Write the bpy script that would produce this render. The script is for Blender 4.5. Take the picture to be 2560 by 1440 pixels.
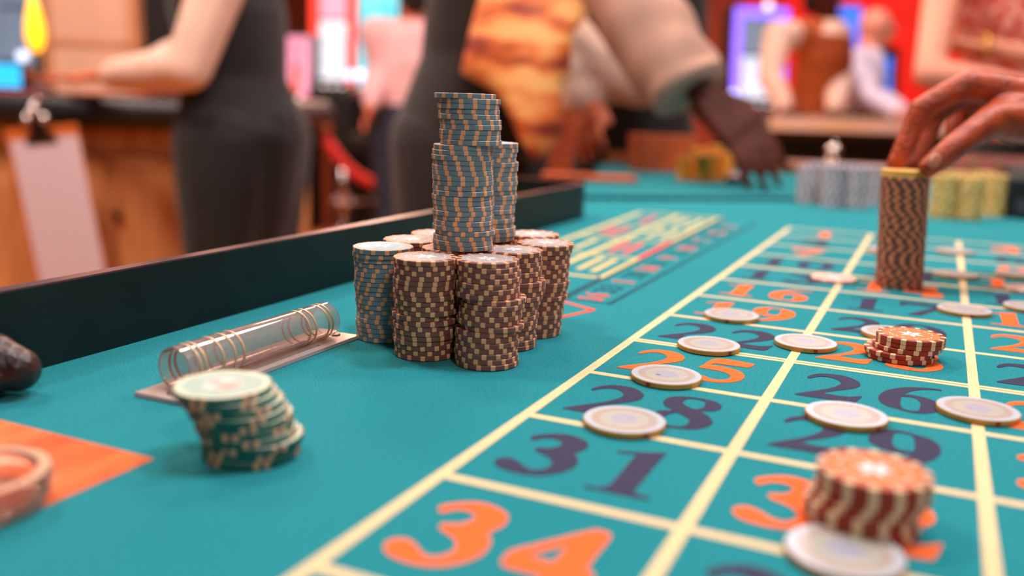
import bpy, bmesh, math, random
from mathutils import Vector, Matrix
random.seed(7)
for o in list(bpy.data.objects):
    bpy.data.objects.remove(o, do_unlink=True)
scene = bpy.context.scene
COL = scene.collection
PI = math.pi

# ------------------------------------------------------------------ camera
TZ = 0.78                      # height of the felt above the floor
ROWH, COLW = 0.087, 0.1033     # pitch of the betting layout
FPX = 2278.584
CAM = Vector((0.1747, -0.2269, 0.1527 + TZ))
RX, RY, RZ = 1.37195956, -0.02947447, 0.43765762
ROT = Matrix.Rotation(RZ, 3, 'Z') @ Matrix.Rotation(RY, 3, 'Y') @ Matrix.Rotation(RX, 3, 'X')
cam_d = bpy.data.cameras.new('camera')
cam_d.sensor_width = 36.0
cam_d.lens = FPX / 2560 * 36.0
cam_d.clip_start = 0.02
cam_d.clip_end = 60
cam_d.dof.use_dof = True
cam_d.dof.focus_distance = 0.56
cam_d.dof.aperture_fstop = 3.0
cam = bpy.data.objects.new('camera', cam_d)
cam.matrix_world = Matrix.Translation(CAM) @ ROT.to_4x4()
COL.objects.link(cam)
scene.camera = cam

# ------------------------------------------------------------------ world, lights, exposure
def lin(c):
    if isinstance(c, str):
        c = c.lstrip('#')
        c = [int(c[i:i + 2], 16) / 255 for i in (0, 2, 4)]
    return tuple((x / 12.92 if x <= 0.04045 else ((x + 0.055) / 1.055) ** 2.4) for x in c) + (1.0,)

world = bpy.data.worlds.new('world')
scene.world = world
world.use_nodes = True
bg = world.node_tree.nodes['Background']
bg.inputs[0].default_value = lin('#d8d2d4')
bg.inputs[1].default_value = 0.09
scene.view_settings.view_transform = 'Standard'
scene.view_settings.look = 'None'
scene.view_settings.gamma = 1.0
scene.view_settings.use_curve_mapping = False
scene.view_settings.exposure = 0.35

def area(name, loc, target, size, power, color):
    d = bpy.data.lights.new(name, 'AREA')
    d.shape = 'DISK'
    d.size = size
    d.energy = power
    d.color = lin(color)[:3]
    o = bpy.data.objects.new(name, d)
    o.location = loc
    o.rotation_euler = (Vector(target) - Vector(loc)).to_track_quat('-Z', 'Y').to_euler()
    COL.objects.link(o)
    return o

area('table_lamp_light', (0.42, 0.75, TZ + 1.75), (-0.05, 0.3, TZ), 0.24, 15, '#eef3ff')
area('table_lamp_light', (0.95, -0.75, TZ + 1.25), (-0.05, 0.5, TZ), 0.30, 7.4, '#fff3ec')
area('overhead_light', (-0.1, 0.6, 3.0), (-0.7, 1.9, 0.9), 0.5, 25, '#ffe6d8')  # added lamp without a seen fixture, brightens the gold-vest dealer
area('overhead_light', (-1.0, 2.6, 3.1), (-0.9, 2.3, 0.8), 0.6, 36, '#ffe0d0')
area('overhead_light', (1.2, 2.2, 3.1), (0.6, 1.6, 0.8), 0.6, 29, '#ffe0d0')
area('overhead_light', (-2.9, 1.6, 3.1), (-2.4, 1.7, 0.8), 0.6, 40, '#ffe0d0')
area('overhead_light', (-1.7, 0.5, 3.1), (-2.3, 1.9, 0.6), 0.6, 54, '#ffe0d0')  # added fill, no fixture seen, lights the clipboard and other front faces
area('overhead_light', (-3.5, 5.2, 3.2), (-3.3, 5.0, 0.0), 0.8, 94, '#ffc9a0')
area('overhead_light', (-0.3, 5.0, 3.2), (-0.3, 4.8, 0.8), 0.8, 43, '#ffe0e0')
area('overhead_light', (-5.2, 8.2, 3.2), (-5.2, 8.0, 0.0), 0.8, 115, '#ffc0a0')
area('overhead_light', (-0.5, 8.5, 3.2), (-0.5, 9.5, 1.2), 0.8, 115, '#ff9a80')

# ------------------------------------------------------------------ helpers
def un(u, v, z=0.0):
    """photo pixel -> point on the horizontal plane z above the felt (z returned relative to the felt)"""
    d = ROT @ Vector(((u - 1280) / FPX, -(v - 720) / FPX, -1.0))
    t = (z + TZ - CAM.z) / d.z
    p = CAM + d * t
    return Vector((p.x, p.y, z))

def at(u, v, depth):
    """photo pixel at a chosen distance -> world point"""
    return CAM + ROT @ Vector(((u - 1280) / FPX, -(v - 720) / FPX, -1.0)) * depth

MATS = {}
BURIED = []
def mat(name, color, rough=0.5, metal=0.0, var=0.0, scale=40.0, bump=0.0, bscale=200.0,
        color2=None, sheen=0.0, coat=0.0, spec=0.5, emit=None, estr=0.0, trans=0.0, ior=1.45,
        sss=0.0, stretch=None, detail=4.0, lo=0.35, hi=0.65):
    if name in MATS:
        return MATS[name]
    m = bpy.data.materials.new(name)
    m.use_nodes = True
    nt = m.node_tree
    b = nt.nodes['Principled BSDF']
    c1 = lin(color)
    b.inputs['Base Color'].default_value = c1
    b.inputs['Roughness'].default_value = rough
    b.inputs['Metallic'].default_value = metal
    b.inputs['Specular IOR Level'].default_value = spec
    b.inputs['IOR'].default_value = ior
    if sheen:
        b.inputs['Sheen Weight'].default_value = sheen
        b.inputs['Sheen Roughness'].default_value = 0.5
    if coat:
        b.inputs['Coat Weight'].default_value = coat
        b.inputs['Coat Roughness'].default_value = 0.08
    if trans:
        b.inputs['Transmission Weight'].default_value = trans
    if sss:
        b.inputs['Subsurface Weight'].default_value = sss
        b.inputs['Subsurface Radius'].default_value = (0.008, 0.003, 0.0015)
    if emit:
        b.inputs['Emission Color'].default_value = lin(emit)
        b.inputs['Emission Strength'].default_value = estr
    tc = nt.nodes.new('ShaderNodeTexCoord')
    vec = tc.outputs['Object']
    if stretch:
        mp = nt.nodes.new('ShaderNodeMapping')
        mp.inputs['Scale'].default_value = stretch
        nt.links.new(vec, mp.inputs['Vector'])
        vec = mp.outputs['Vector']
    if var or color2:
        n = nt.nodes.new('ShaderNodeTexNoise')
        n.inputs['Scale'].default_value = scale
        n.inputs['Detail'].default_value = detail
        nt.links.new(vec, n.inputs['Vector'])
        r = nt.nodes.new('ShaderNodeValToRGB')
        r.color_ramp.elements[0].position = lo
        r.color_ramp.elements[1].position = hi
        if color2:
            r.color_ramp.elements[0].color = c1
            r.color_ramp.elements[1].color = lin(color2)
        else:
            r.color_ramp.elements[0].color = tuple(x * (1 - var) for x in c1[:3]) + (1,)
            r.color_ramp.elements[1].color = tuple(min(1, x * (1 + var)) for x in c1[:3]) + (1,)
        nt.links.new(n.outputs['Fac'], r.inputs['Fac'])
        nt.links.new(r.outputs['Color'], b.inputs['Base Color'])
    if bump:
        n2 = nt.nodes.new('ShaderNodeTexNoise')
        n2.inputs['Scale'].default_value = bscale
        n2.inputs['Detail'].default_value = 3
        nt.links.new(vec, n2.inputs['Vector'])
        bp = nt.nodes.new('ShaderNodeBump')
        bp.inputs['Strength'].default_value = bump
        bp.inputs['Distance'].default_value = 0.002
        nt.links.new(n2.outputs['Fac'], bp.inputs['Height'])
        nt.links.new(bp.outputs['Normal'], b.inputs['Normal'])
    MATS[name] = m
    return m

def tag(o, label=None, cat=None, group=None, kind=None):
    if label: o['label'] = label
    if cat: o['category'] = cat
    if group: o['group'] = group
    if kind: o['kind'] = kind
    return o

def link(name, me, m=None, parent=None, loc=None, smooth=False):
    o = bpy.data.objects.new(name, me)
    COL.objects.link(o)
    if m is not None and me is not None:
        for x in (m if isinstance(m, (list, tuple)) else [m]):
            me.materials.append(x)
    if parent is not None:
        o.parent = parent
    if loc is not None:
        o.location = loc
    if smooth and me is not None:
        for p in me.polygons:
            p.use_smooth = True
    return o

def obj(name, bm, m=None, parent=None, loc=None, smooth=False):
    bmesh.ops.recalc_face_normals(bm, faces=bm.faces)
    me = bpy.data.meshes.new(name)
    bm.to_mesh(me)
    bm.free()
    return link(name, me, m, parent, loc, smooth)

def empty(name, loc=(0, 0, 0), rz=0.0):
    o = bpy.data.objects.new(name, None)
    o.location = loc
    o.rotation_euler = (0, 0, rz)
    o.empty_display_size = 0.02
    COL.objects.link(o)
    return o

def box(bm, x0, x1, y0, y1, z0, z1, bevel=0.0, M=None):
    vs = [bm.verts.new(((x0, x1)[i & 1], (y0, y1)[(i >> 1) & 1], (z0, z1)[(i >> 2) & 1])) for i in range(8)]
    fs = [(0, 2, 3, 1), (4, 5, 7, 6), (0, 1, 5, 4), (2, 6, 7, 3), (0, 4, 6, 2), (1, 3, 7, 5)]
    faces = [bm.faces.new([vs[i] for i in f]) for f in fs]
    if bevel:
        es = list({e for f in faces for e in f.edges})
        r = bmesh.ops.bevel(bm, geom=es, offset=bevel, segments=2, affect='EDGES', profile=0.5)
        vs = list({v for f in r['faces'] for v in f.verts} | {v for v in vs if v.is_valid})
    if M is not None:
        bmesh.ops.transform(bm, matrix=M, verts=vs)
    return vs

def lathe(bm, prof, n=40, M=None, cap=True):
    """prof: list of (r, z); closed with end caps"""
    rings = []
    for r, z in prof:
        rings.append([bm.verts.new((r * math.cos(2 * PI * i / n), r * math.sin(2 * PI * i / n), z)) for i in range(n)])
    for a, b in zip(rings, rings[1:]):
        for i in range(n):
            bm.faces.new((a[i], a[(i + 1) % n], b[(i + 1) % n], b[i]))
    if cap:
        bm.faces.new(list(reversed(rings[0])))
        bm.faces.new(rings[-1])
    vs = [v for r in rings for v in r]
    if M is not None:
        bmesh.ops.transform(bm, matrix=M, verts=vs)
    return vs

def loft(bm, rings):
    """rings of world-space vertex lists (equal length), capped"""
    R = [[bm.verts.new(p) for p in r] for r in rings]
    n = len(R[0])
    for a, b in zip(R, R[1:]):
        for i in range(n):
            bm.faces.new((a[i], a[(i + 1) % n], b[(i + 1) % n], b[i]))
    bm.faces.new(list(reversed(R[0])))
    bm.faces.new(R[-1])

def frame(d, up=Vector((0, 0, 1))):
    d = d.normalized()
    a = d.cross(up)
    if a.length < 1e-3:
        a = d.cross(Vector((1, 0, 0)))
    a.normalize()
    return a, a.cross(d).normalized()

def capsule(bm, p0, r0, p1, r1, n=14):
    p0, p1 = Vector(p0), Vector(p1)
    d = p1 - p0
    if d.length < 1e-6:
        d = Vector((0, 0, 1e-5))
    a, b = frame(d)
    dn = d.normalized()
    rings = []
    for k in range(1, 5):
        t = PI / 2 * k / 4
        rings.append((p0 - dn * r0 * math.cos(t), r0 * math.sin(t)))
    for k in range(4, 0, -1):
        t = PI / 2 * k / 4
        rings.append((p1 + dn * r1 * math.cos(t), r1 * math.sin(t)))
    loft(bm, [[c + (a * math.cos(2 * PI * i / n) + b * math.sin(2 * PI * i / n)) * r for i in range(n)] for c, r in rings])

def chain(bm, pts, n=14):
    for (p0, r0), (p1, r1) in zip(pts, pts[1:]):
        capsule(bm, p0, r0, p1, r1, n)

def ellip(bm, c, ax, ay, az, n=16, m=10):
    """ellipsoid with half-axis vectors"""
    c = Vector(c)
    rings = []
    for k in range(1, m):
        t = PI * k / m
        rings.append([c - az * math.cos(t) + (ax * math.cos(2 * PI * i / n) + ay * math.sin(2 * PI * i / n)) * math.sin(t) for i in range(n)])
    loft(bm, rings)

def ering(c, side, fwd, rs, rf, n=24):
    return [Vector(c) + side * rs * math.cos(2 * PI * i / n) + fwd * rf * math.sin(2 * PI * i / n) for i in range(n)]

def tube_path(bm, pts, r, n=8):
    pts = [Vector(p) for p in pts]
    rings = []
    for i, p in enumerate(pts):
        d = (pts[min(i + 1, len(pts) - 1)] - pts[max(i - 1, 0)])
        a, b = frame(d)
        rr = r[i] if isinstance(r, (list, tuple)) else r
        rings.append([p + (a * math.cos(2 * PI * k / n) + b * math.sin(2 * PI * k / n)) * rr for k in range(n)])
    loft(bm, rings)

def remesh(name, bm, voxel, m, parent=None, smooth=4, factor=0.5):
    me = bpy.data.meshes.new('tmp')
    bmesh.ops.recalc_face_normals(bm, faces=bm.faces)
    bm.to_mesh(me)
    bm.free()
    t = bpy.data.objects.new('tmp', me)
    COL.objects.link(t)
    md = t.modifiers.new('r', 'REMESH')
    md.mode = 'VOXEL'
    md.voxel_size = voxel
    md.use_smooth_shade = True
    if smooth:
        s = t.modifiers.new('s', 'SMOOTH')
        s.iterations = smooth
        s.factor = factor
    dg = bpy.context.evaluated_depsgraph_get()
    out = bpy.data.meshes.new_from_object(t.evaluated_get(dg))
    bpy.data.objects.remove(t, do_unlink=True)
    bpy.data.meshes.remove(me)
    out.name = name
    out.materials.clear()
    o = link(name, out, m, parent, None, True)
    return o

def rehome(o, base):
    """put a world-space mesh's origin at base"""
    o.data.transform(Matrix.Translation(-Vector(base)))
    o.location = base

def spline(pts, sub=4, closed=True):
    """Catmull-Rom through 2-D points"""
    out = []
    n = len(pts)
    for i in range(n if closed else n - 1):
        if closed:
            p0, p1, p2, p3 = pts[i - 1], pts[i], pts[(i + 1) % n], pts[(i + 2) % n]
        else:
            p0, p1, p2, p3 = pts[max(i - 1, 0)], pts[i], pts[i + 1], pts[min(i + 2, n - 1)]
        for k in range(sub):
            t = k / sub
            q = []
            for a, b, c, d in zip(p0, p1, p2, p3):
                q.append(0.5 * (2 * b + (c - a) * t + (2 * a - 5 * b + 4 * c - d) * t * t + (3 * b - a - 3 * c + d) * t ** 3))
            out.append(tuple(q))
    if not closed:
        out.append(tuple(pts[-1]))
    return out

def slab_curve(name, outlines, z0, z1, m, parent):
    """flat filled shape with holes from closed 2-D outlines, as a mesh"""
    cu = bpy.data.curves.new(name, 'CURVE')
    cu.dimensions = '2D'
    cu.fill_mode = 'BOTH'
    cu.extrude = (z1 - z0) / 2
    for ol in outlines:
        s = cu.splines.new('POLY')
        s.points.add(len(ol) - 1)
        for p, q in zip(s.points, ol):
            p.co = (q[0], q[1], 0, 1)
        s.use_cyclic_u = True
    t = bpy.data.objects.new('tmp', cu)
    COL.objects.link(t)
    dg = bpy.context.evaluated_depsgraph_get()
    me = bpy.data.meshes.new_from_object(t.evaluated_get(dg))
    bpy.data.objects.remove(t, do_unlink=True)
    bpy.data.curves.remove(cu)
    me.name = name
    me.transform(Matrix.Translation((0, 0, (z0 + z1) / 2)))
    me.materials.clear()
    return me

# ------------------------------------------------------------------ materials
FELT = mat('felt', '#0f858f', 0.95, var=0.24, scale=800, bump=0.6, bscale=1100, sheen=0.09, spec=0.1)
LINE = mat('layout_cream', '#dcc598', 0.9, var=0.06, scale=500, bump=0.2, bscale=1500, spec=0.1)
LINEY = mat('layout_yellow', '#cdb878', 0.9, var=0.06, scale=500, spec=0.1)
PRED = mat('layout_red', '#ee6a34', 0.9, var=0.06, scale=500, bump=0.2, bscale=1500, spec=0.1)
PRED2 = mat('layout_scarlet', '#e0503f', 0.9, var=0.06, scale=500, spec=0.1)
PBLK = mat('layout_ink', '#3d3b52', 0.9, var=0.15, scale=700, bump=0.2, bscale=1500, spec=0.1)
PDKT = mat('layout_navy', '#22525f', 0.9, var=0.1, scale=500, spec=0.1)
RAIL = mat('rail_dark', '#10201f', 0.45, var=0.3, scale=12, spec=0.3)
RAILTOP = mat('rail_trim', '#54343a', 0.3, var=0.2, scale=30, coat=0.3)
WOODO = mat('orange_wood', '#d8501c', 0.3, color2='#ee7a35', scale=9, stretch=(8, 1.5, 1), coat=0.35)
WOODD = mat('brown_wood', '#7a3c1e', 0.4, color2='#a55a2c', scale=6, stretch=(1, 1, 6))
WOODP = mat('panel_wood', '#c4814c', 0.45, color2='#dba06a', scale=5, stretch=(6, 6, 1))
BLACK = mat('black_lacquer', '#141516', 0.45)
BLACKF = mat('black_fabric', '#17191b', 0.85, var=0.2, scale=60, bump=0.2, bscale=400, sheen=0.1)
BROWNF = mat('brown_fabric', '#231916', 0.8, var=0.2, scale=40, bump=0.25, bscale=300, sheen=0.15)
CHROME = mat('chrome', '#d8d0d0', 0.15, metal=1.0)
BRASS = mat('brass', '#c89a4a', 0.3, metal=1.0)

# ------------------------------------------------------------------ room
def struct(name, bm, m, parent=None):
    o = obj(name, bm, m, parent)
    if parent is None:
        o['kind'] = 'structure'
    return o

carpet = mat('carpet', '#a4521c', 0.95, color2='#d98a3a', scale=3.2, detail=1.5, bump=0.3, bscale=300, lo=0.42, hi=0.55)
bm = bmesh.new(); box(bm, -10, 5, -3, 12, -0.05, 0.0); struct('floor', bm, carpet)
bm = bmesh.new(); box(bm, -10, 5, 11.4, 11.6, 0, 3.4); struct('wall_back', bm, mat('wall_rust', '#8a4a35', 0.8, var=0.15, scale=2))
bm = bmesh.new(); box(bm, -10.2, -10, -3, 11.6, 0, 3.4); struct('wall_left', bm, mat('wall_brown', '#7a4632', 0.8, var=0.15, scale=2))
bm = bmesh.new(); box(bm, -10, 5, 11.28, 11.4, 0, 0.16, 0.01); struct('baseboard_back', bm, WOODD)
# red wall panels on the right half of the back wall
bm = bmesh.new(); box(bm, -2.2, 5, 11.3, 11.39, 0.17, 3.3, 0.01); struct('trim_1', bm, mat('wall_red', '#d8241c', 0.7, var=0.1, scale=2))

# ------------------------------------------------------------------ roulette table
table = empty('roulette_table', (0, 0, TZ))
tag(table, 'teal roulette table with printed number layout and low dark upright rail', 'table')
XR, YN, YF, XL2 = 1.0, -0.75, 2.22, -0.66
# felt top: outline with a step where the rail curves away
ol = [(-0.28, YN), (XR, YN), (XR, YF), (XL2, YF), (XL2, 2.10), (-0.545, 1.80), (-0.44, 1.34), (-0.41, 1.16), (-0.41, 1.015), (-0.30, 1.015), (-0.28, 1.0), (-0.28, 0.85)]
me = slab_curve('felt_top', [ol], -0.03, 0.0, FELT, table)
felt = link('felt_top', me, FELT, table)
# carcass and legs under the felt
bm = bmesh.new()
vs = [(x, y) for x, y in ol]
box(bm, -0.22, 0.94, YN + 0.06, YF - 0.06, -0.24, -0.031, 0.004); box(bm, -0.40, -0.219, 1.46, YF - 0.06, -0.24, -0.031, 0.004)
obj('carcass', bm, BLACK, table)
for x, y in ((-0.12, -0.5), (0.84, -0.5), (-0.12, 2.0), (0.84, 2.0)):
    bm = bmesh.new()
    lathe(bm, [(0.06, -TZ), (0.06, -TZ + 0.03), (0.035, -TZ + 0.06), (0.045, -0.5), (0.03, -0.4), (0.05, -0.27), (0.05, -0.2405)], 20)
    obj('leg', bm, WOODD, table, (x, y, 0), True)
# upright rail
path = [(-0.268, YN), (-0.268, -0.2), (-0.268, 0.2), (-0.268, 0.5), (-0.268, 0.8), (-0.268, 0.955), (-0.2705, 0.972), (-0.278, 0.987), (-0.290, 0.997), (-0.308, 1.001), (-0.36, 1.001), (-0.42, 1.001)]
def strip(bm, path, half, z0, z1):
    R = []
    P = [Vector((a, b, 0)) for a, b in path]
    for i, p in enumerate(P):
        d = (P[min(i + 1, len(P) - 1)] - P[max(i - 1, 0)]).normalized()
        nrm = Vector((-d.y, d.x, 0)) * half
        R.append([p + nrm + Vector((0, 0, z0)), p - nrm + Vector((0, 0, z0)), p - nrm + Vector((0, 0, z1)), p + nrm + Vector((0, 0, z1))])
    loft(bm, R)
off = [(x - 0.005, y) for x, y in path]
bm = bmesh.new(); strip(bm, off, 0.005, 0.0, 0.0465); obj('rail', bm, RAIL, table, None, False)
bm = bmesh.new(); strip(bm, off, 0.0048, 0.0465, 0.0476); obj('rail_trim', bm, RAILTOP, table, None, False)
# far rim
bm = bmesh.new(); box(bm, XL2 - 0.02, XR + 0.02, YF, YF + 0.09, -0.05, 0.03, 0.012); obj('rim', bm, WOODD, table)
bm = bmesh.new(); box(bm, XR, XR + 0.09, YN, YF, -0.05, 0.03, 0.012); obj('rim', bm, WOODD, table)
# low felt fold across the dealer end, its shadow put in as dark colour
bm = bmesh.new(); strip(bm, [(-0.36, 1.215), (-0.25, 1.30), (-0.10, 1.42), (0.02, 1.52)], 0.012, 0.0, 0.006)
obj('fold_shade', bm, PDKT, table)

# --- printed lines (thin raised ink)
LT = 0.00018
def pline(p0, p1, wdt, m, name='betting_line', z=LT):
    p0, p1 = Vector((p0[0], p0[1], 0)), Vector((p1[0], p1[1], 0))
    d = (p1 - p0).normalized(); nn = Vector((-d.y, d.x, 0)) * wdt / 2
    bm = bmesh.new()
    loft(bm, [[p0 + nn, p0 - nn, p0 - nn + Vector((0, 0, z)), p0 + nn + Vector((0, 0, z))],
              [p1 + nn, p1 - nn, p1 - nn + Vector((0, 0, z)), p1 + nn + Vector((0, 0, z))]])
    return obj(name, bm, m, table)
Y12 = 12 * ROWH
for k in range(4):
    pline((k * COLW, -0.16), (k * COLW, Y12 + 0.004), 0.0058, LINE, z=LT * 1.3)
for r in range(0, 13):
    if r in (4, 8):
        for s in (-1, 1):
            pline((0, r * ROWH + s * 0.0025), (3 * COLW, r * ROWH + s * 0.0025), 0.0037, LINE)
    else:
        pline((0, r * ROWH), (3 * COLW, r * ROWH), 0.0056, LINE)

# --- digits, traced once each and set in their cells
def tr(pts, s, ox, oy):
    return [tuple(un(ox + a / s, oy + b / s)[:2]) for a, b in pts]
G = {}
G['3'] = [tr([(1180,240),(1230,190),(1450,150),(1750,125),(2050,150),(2270,225),(2388,288),(2470,360),(2479,417),(2445,496),(2347,575),(2210,637),(2103,672),(2145,760),(2160,840),(2130,930),(2030,1060),(1850,1160),(1600,1240),(1350,1285),(1120,1300),(850,1275),(600,1220),(400,1150),(250,1070),(180,980),(190,900),(260,840),(400,800),(560,800),(680,850),(780,930),(850,1030),(950,1110),(1080,1140),(1230,1130),(1380,1080),(1490,1010),(1535,920),(1510,830),(1440,750),(1330,680),(1230,620),(1205,575),(1240,530),(1320,520),(1550,525),(1720,490),(1840,440),(1880,380),(1850,330),(1740,280),(1560,255),(1400,270),(1250,305),(1190,285)], 7.58, 960, 1230)]
G['4'] = [tr([(190,830),(220,770),(350,640),(480,590),(900,490),(1300,390),(1700,290),(2050,215),(2180,220),(2340,270),(2390,320),(2350,400),(2200,570),(2050,740),(1900,940),(1890,990),(1980,1040),(2030,1110),(2000,1190),(1900,1290),(1760,1400),(1680,1500),(1760,1590),(1680,1640),(1150,1560),(560,1440),(600,1390),(740,1370),(870,1240),(960,1150),(970,1110),(900,1080),(600,1010),(280,930),(200,880)], 7.758, 1200, 1280),
          tr([(740,700),(1100,610),(1470,515),(1490,560),(1370,690),(1250,830),(1180,840),(900,760)], 7.758, 1200, 1280)]
G['1'] = [tr([(1050,110),(1600,135),(2260,160),(2280,190),(2050,420),(1750,760),(1500,1040),(1440,1130),(1560,1210),(1810,1290),(1790,1340),(1300,1260),(600,1110),(200,1030),(210,970),(500,1020),(720,1000),(850,930),(1100,660),(1300,430),(1490,220),(1430,185),(1080,160)], 11.077, 1430, 1110)]
G['2'] = [tr([(1010,310),(1130,250),(1400,215),(1750,240),(2050,290),(2250,360),(2420,450),(2450,520),(2400,580),(2200,630),(1900,670),(1620,705),(1460,740),(1600,770),(1900,820),(2200,845),(2500,830),(2420,920),(2290,1010),(1900,970),(1500,900),(1000,830),(710,780),(740,755),(1000,710),(1300,670),(1600,620),(1830,550),(1930,480),(1870,410),(1730,345),(1500,300),(1300,300),(1080,340)], 11.636, 1960, 920)]
G['6'] = [tr([(2310,320),(2000,280),(1600,250),(1250,242),(900,262),(600,315),(400,375),(250,470),(190,570),(220,680),(330,790),(550,890),(850,970),(1150,1055),(1450,1110),(1800,1125),(2050,1095),(2250,1040),(2330,930),(2300,820),(2150,730),(1900,630),(1600,555),(1350,505),(1080,480),(1180,420),(1300,378),(1500,345),(1800,325),(2100,335),(2305,365)], 14.222, 2180, 950),
          tr([(1000,555),(1250,572),(1450,620),(1560,700),(1610,790),(1590,930),(1530,1030),(1300,1030),(1100,985),(980,920),(935,800),(950,640)], 14.222, 2180, 950)]
G['8'] = [tr([(290,410),(330,350),(470,280),(700,245),(950,243),(1250,272),(1550,322),(1800,370),(2020,450),(2105,550),(2060,630),(1950,680),(1700,700),(1460,700),(1560,770),(1700,860),(1780,960),(1810,1040),(1750,1120),(1600,1190),(1400,1235),(1150,1255),(850,1240),(600,1215),(400,1190),(180,1140),(0,1060),(-90,950),(-70,810),(20,720),(200,675),(420,675),(560,660),(500,610),(370,540),(300,470)], 13.09, 1620, 970),
          tr([(910,410),(980,350),(1100,315),(1300,325),(1500,370),(1605,430),(1580,530),(1480,605),(1280,635),(1150,600),(1000,530),(930,470)], 13.09, 1620, 970),
          tr([(350,850),(480,790),(680,745),(800,780),(950,850),(1060,930),(1085,1000),(1040,1080),(900,1145),(750,1160),(580,1145),(420,1110),(300,1040),(270,940)], 13.09, 1620, 970)]
G['5'] = [tr([(1700,260),(2000,285),(2300,340),(2420,370),(2300,425),(2100,400),(1850,370),(1700,350),(1640,375),(1800,395),(2000,440),(2150,490),(2230,570),(2180,640),(2050,680),(1850,692),(1600,672),(1420,640),(1330,600),(1370,560),(1480,565),(1600,612),(1730,640),(1880,638),(1960,610),(1980,570),(1900,520),(1750,480),(1580,450),(1410,420),(1500,370)], 7.529, 1550, 860)]
def norm(gs):
    xs = [p[0] for p in gs[0]]; ys = [p[1] for p in gs[0]]
    cx, cy = (min(xs) + max(xs)) / 2, (min(ys) + max(ys)) / 2
    return [[(x - cx, y - cy) for x, y in g] for g in gs]
g3c = (sum(p[0] for p in G['3'][0]) / len(G['3'][0]), (min(p[1] for p in G['3'][0]) + max(p[1] for p in G['3'][0])) / 2)
for k in list(G):
    G[k] = norm(G[k])
GH = (max(p[1] for p in G['3'][0]) - min(p[1] for p in G['3'][0]))
for k in list(G):           # one common height
    h = max(p[1] for p in G[k][0]) - min(p[1] for p in G[k][0])
    G[k] = [[(x * min(1.15, max(0.85, GH / h)), y * GH / h) for x, y in g] for g in G[k]]
G['9'] = [[(-x, -y) for x, y in g] for g in G['6']]
def ringpts(a, b, n=26):
    return [(a * math.cos(2 * PI * i / n), b * math.sin(2 * PI * i / n)) for i in range(n)]
G['0'] = [ringpts(0.0185, GH / 2), ringpts(0.0075, GH / 2 * 0.86)]
G['7'] = [[(-0.017, GH * .5), (0.018, GH * .5), (0.018, GH * .40), (0.0, -GH * .5), (-0.010, -GH * .5), (0.010, GH * .30), (-0.010, GH * .30), (-0.014, GH * .18), (-0.017, GH * .18)]]
for k in G:
    if k != '7':
        G[k] = [spline(g, 3) for g in G[k]]
GM = {k: slab_curve('digit', G[k], 0.0, LT * 1.6, PBLK, None) for k in G}
RED = {1, 3, 5, 7, 9, 12, 14, 16, 18, 19, 21, 23, 25, 27, 30, 32, 34, 36}
def number(n, cx, cy, gap, m, s=1.0, rz=0.0, name='printed_number'):
    t = str(n)
    bm = bmesh.new()
    for i, ch in enumerate(t):
        dx = (i - (len(t) - 1) / 2) * gap
        b2 = bmesh.new(); b2.from_mesh(GM[ch])
        bmesh.ops.transform(b2, matrix=Matrix.Translation((dx, 0, 0)), verts=b2.verts)
        tmp = bpy.data.meshes.new('t'); b2.to_mesh(tmp); b2.free()
        bm.from_mesh(tmp); bpy.data.meshes.remove(tmp)
    bmesh.ops.transform(bm, matrix=Matrix.Translation((cx, cy, 0)) @ Matrix.Rotation(rz, 4, 'Z') @ Matrix.Diagonal((s, s, 1, 1)), verts=bm.verts)
    return obj(name, bm, m, table)
for r in range(12):
    for c in range(3):
        n = 34 - 3 * r + c
        number(n, (c + 0.5) * COLW - 0.0015, (r + 0.5) * ROWH, 0.0410, PRED if n in RED else PBLK)

# --- racetrack beside the main layout
pline((-0.050, 0.445), (-0.050, 1.07), 0.0045, PDKT, 'racetrack_line')
pline((-0.090, 0.445), (-0.0995, 1.10), 0.0075, PDKT, 'racetrack_line')
pline((-0.0495, 0.447), (-0.092, 0.447), 0.003, PDKT, 'racetrack_line')
pline((-0.0945, 0.545), (-0.0975, 0.675), 0.0055, LINEY, 'racetrack_line', LT * 1.5)
pline((-0.0975, 0.675), (-0.1015, 0.815), 0.0060, PRED2, 'racetrack_line', LT * 1.5)
pline((-0.1015, 0.815), (-0.109, 1.095), 0.0060, LINEY, 'racetrack_line', LT * 1.5)
pline((-0.094, 0.548), (-0.205, 0.548), 0.008, LINEY, 'racetrack_line', LT * 1.5)
pline((-0.148, 0.548), (-0.165, 1.09), 0.008, LINEY, 'racetrack_line', LT * 1.5)
pline((-0.205, 0.548), (-0.222, 1.09), 0.008, LINEY, 'racetrack_line', LT * 1.5)
for y in (0.672, 0.80, 0.93, 1.09):
    pline((-0.098, y), (-0.215, y), 0.007, LINEY, 'racetrack_line', LT * 1.4)
# lettering panels inside it are too smeared to read: plain bars
for x, y0, y1, m in ((-0.112, .575, .655, LINEY), (-0.128, .580, .660, LINEY), (-0.122, .70, .78, PRED2), (-0.138, .70, .78, PRED2),
                     (-0.118, .83, .92, LINEY), (-0.136, .83, .92, LINEY), (-0.12, .95, 1.06, LINEY), (-0.14, .96, 1.06, LINEY),
                     (-0.175, .58, .65, PRED2), (-0.178, .70, .78, LINEY), (-0.18, .82, .91, PRED2), (-0.195, .83, .90, PRED2), (-0.185, .96, 1.05, PRED2)):
    pline((x, y0), (x - 0.003, y1), 0.007, m, 'printed_bar')
for i, n in enumerate((16, 33, 1, 20, 14, 31, 9, 22, 18, 29, 7, 28, 12, 35, 3)):
    y = 0.465 + i * 0.0385
    number(n, -0.0705 - 0.003 * i / 14, y, 0.042, PRED2 if n in RED else PDKT, 0.40, PI / 2, 'printed_number')
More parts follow.
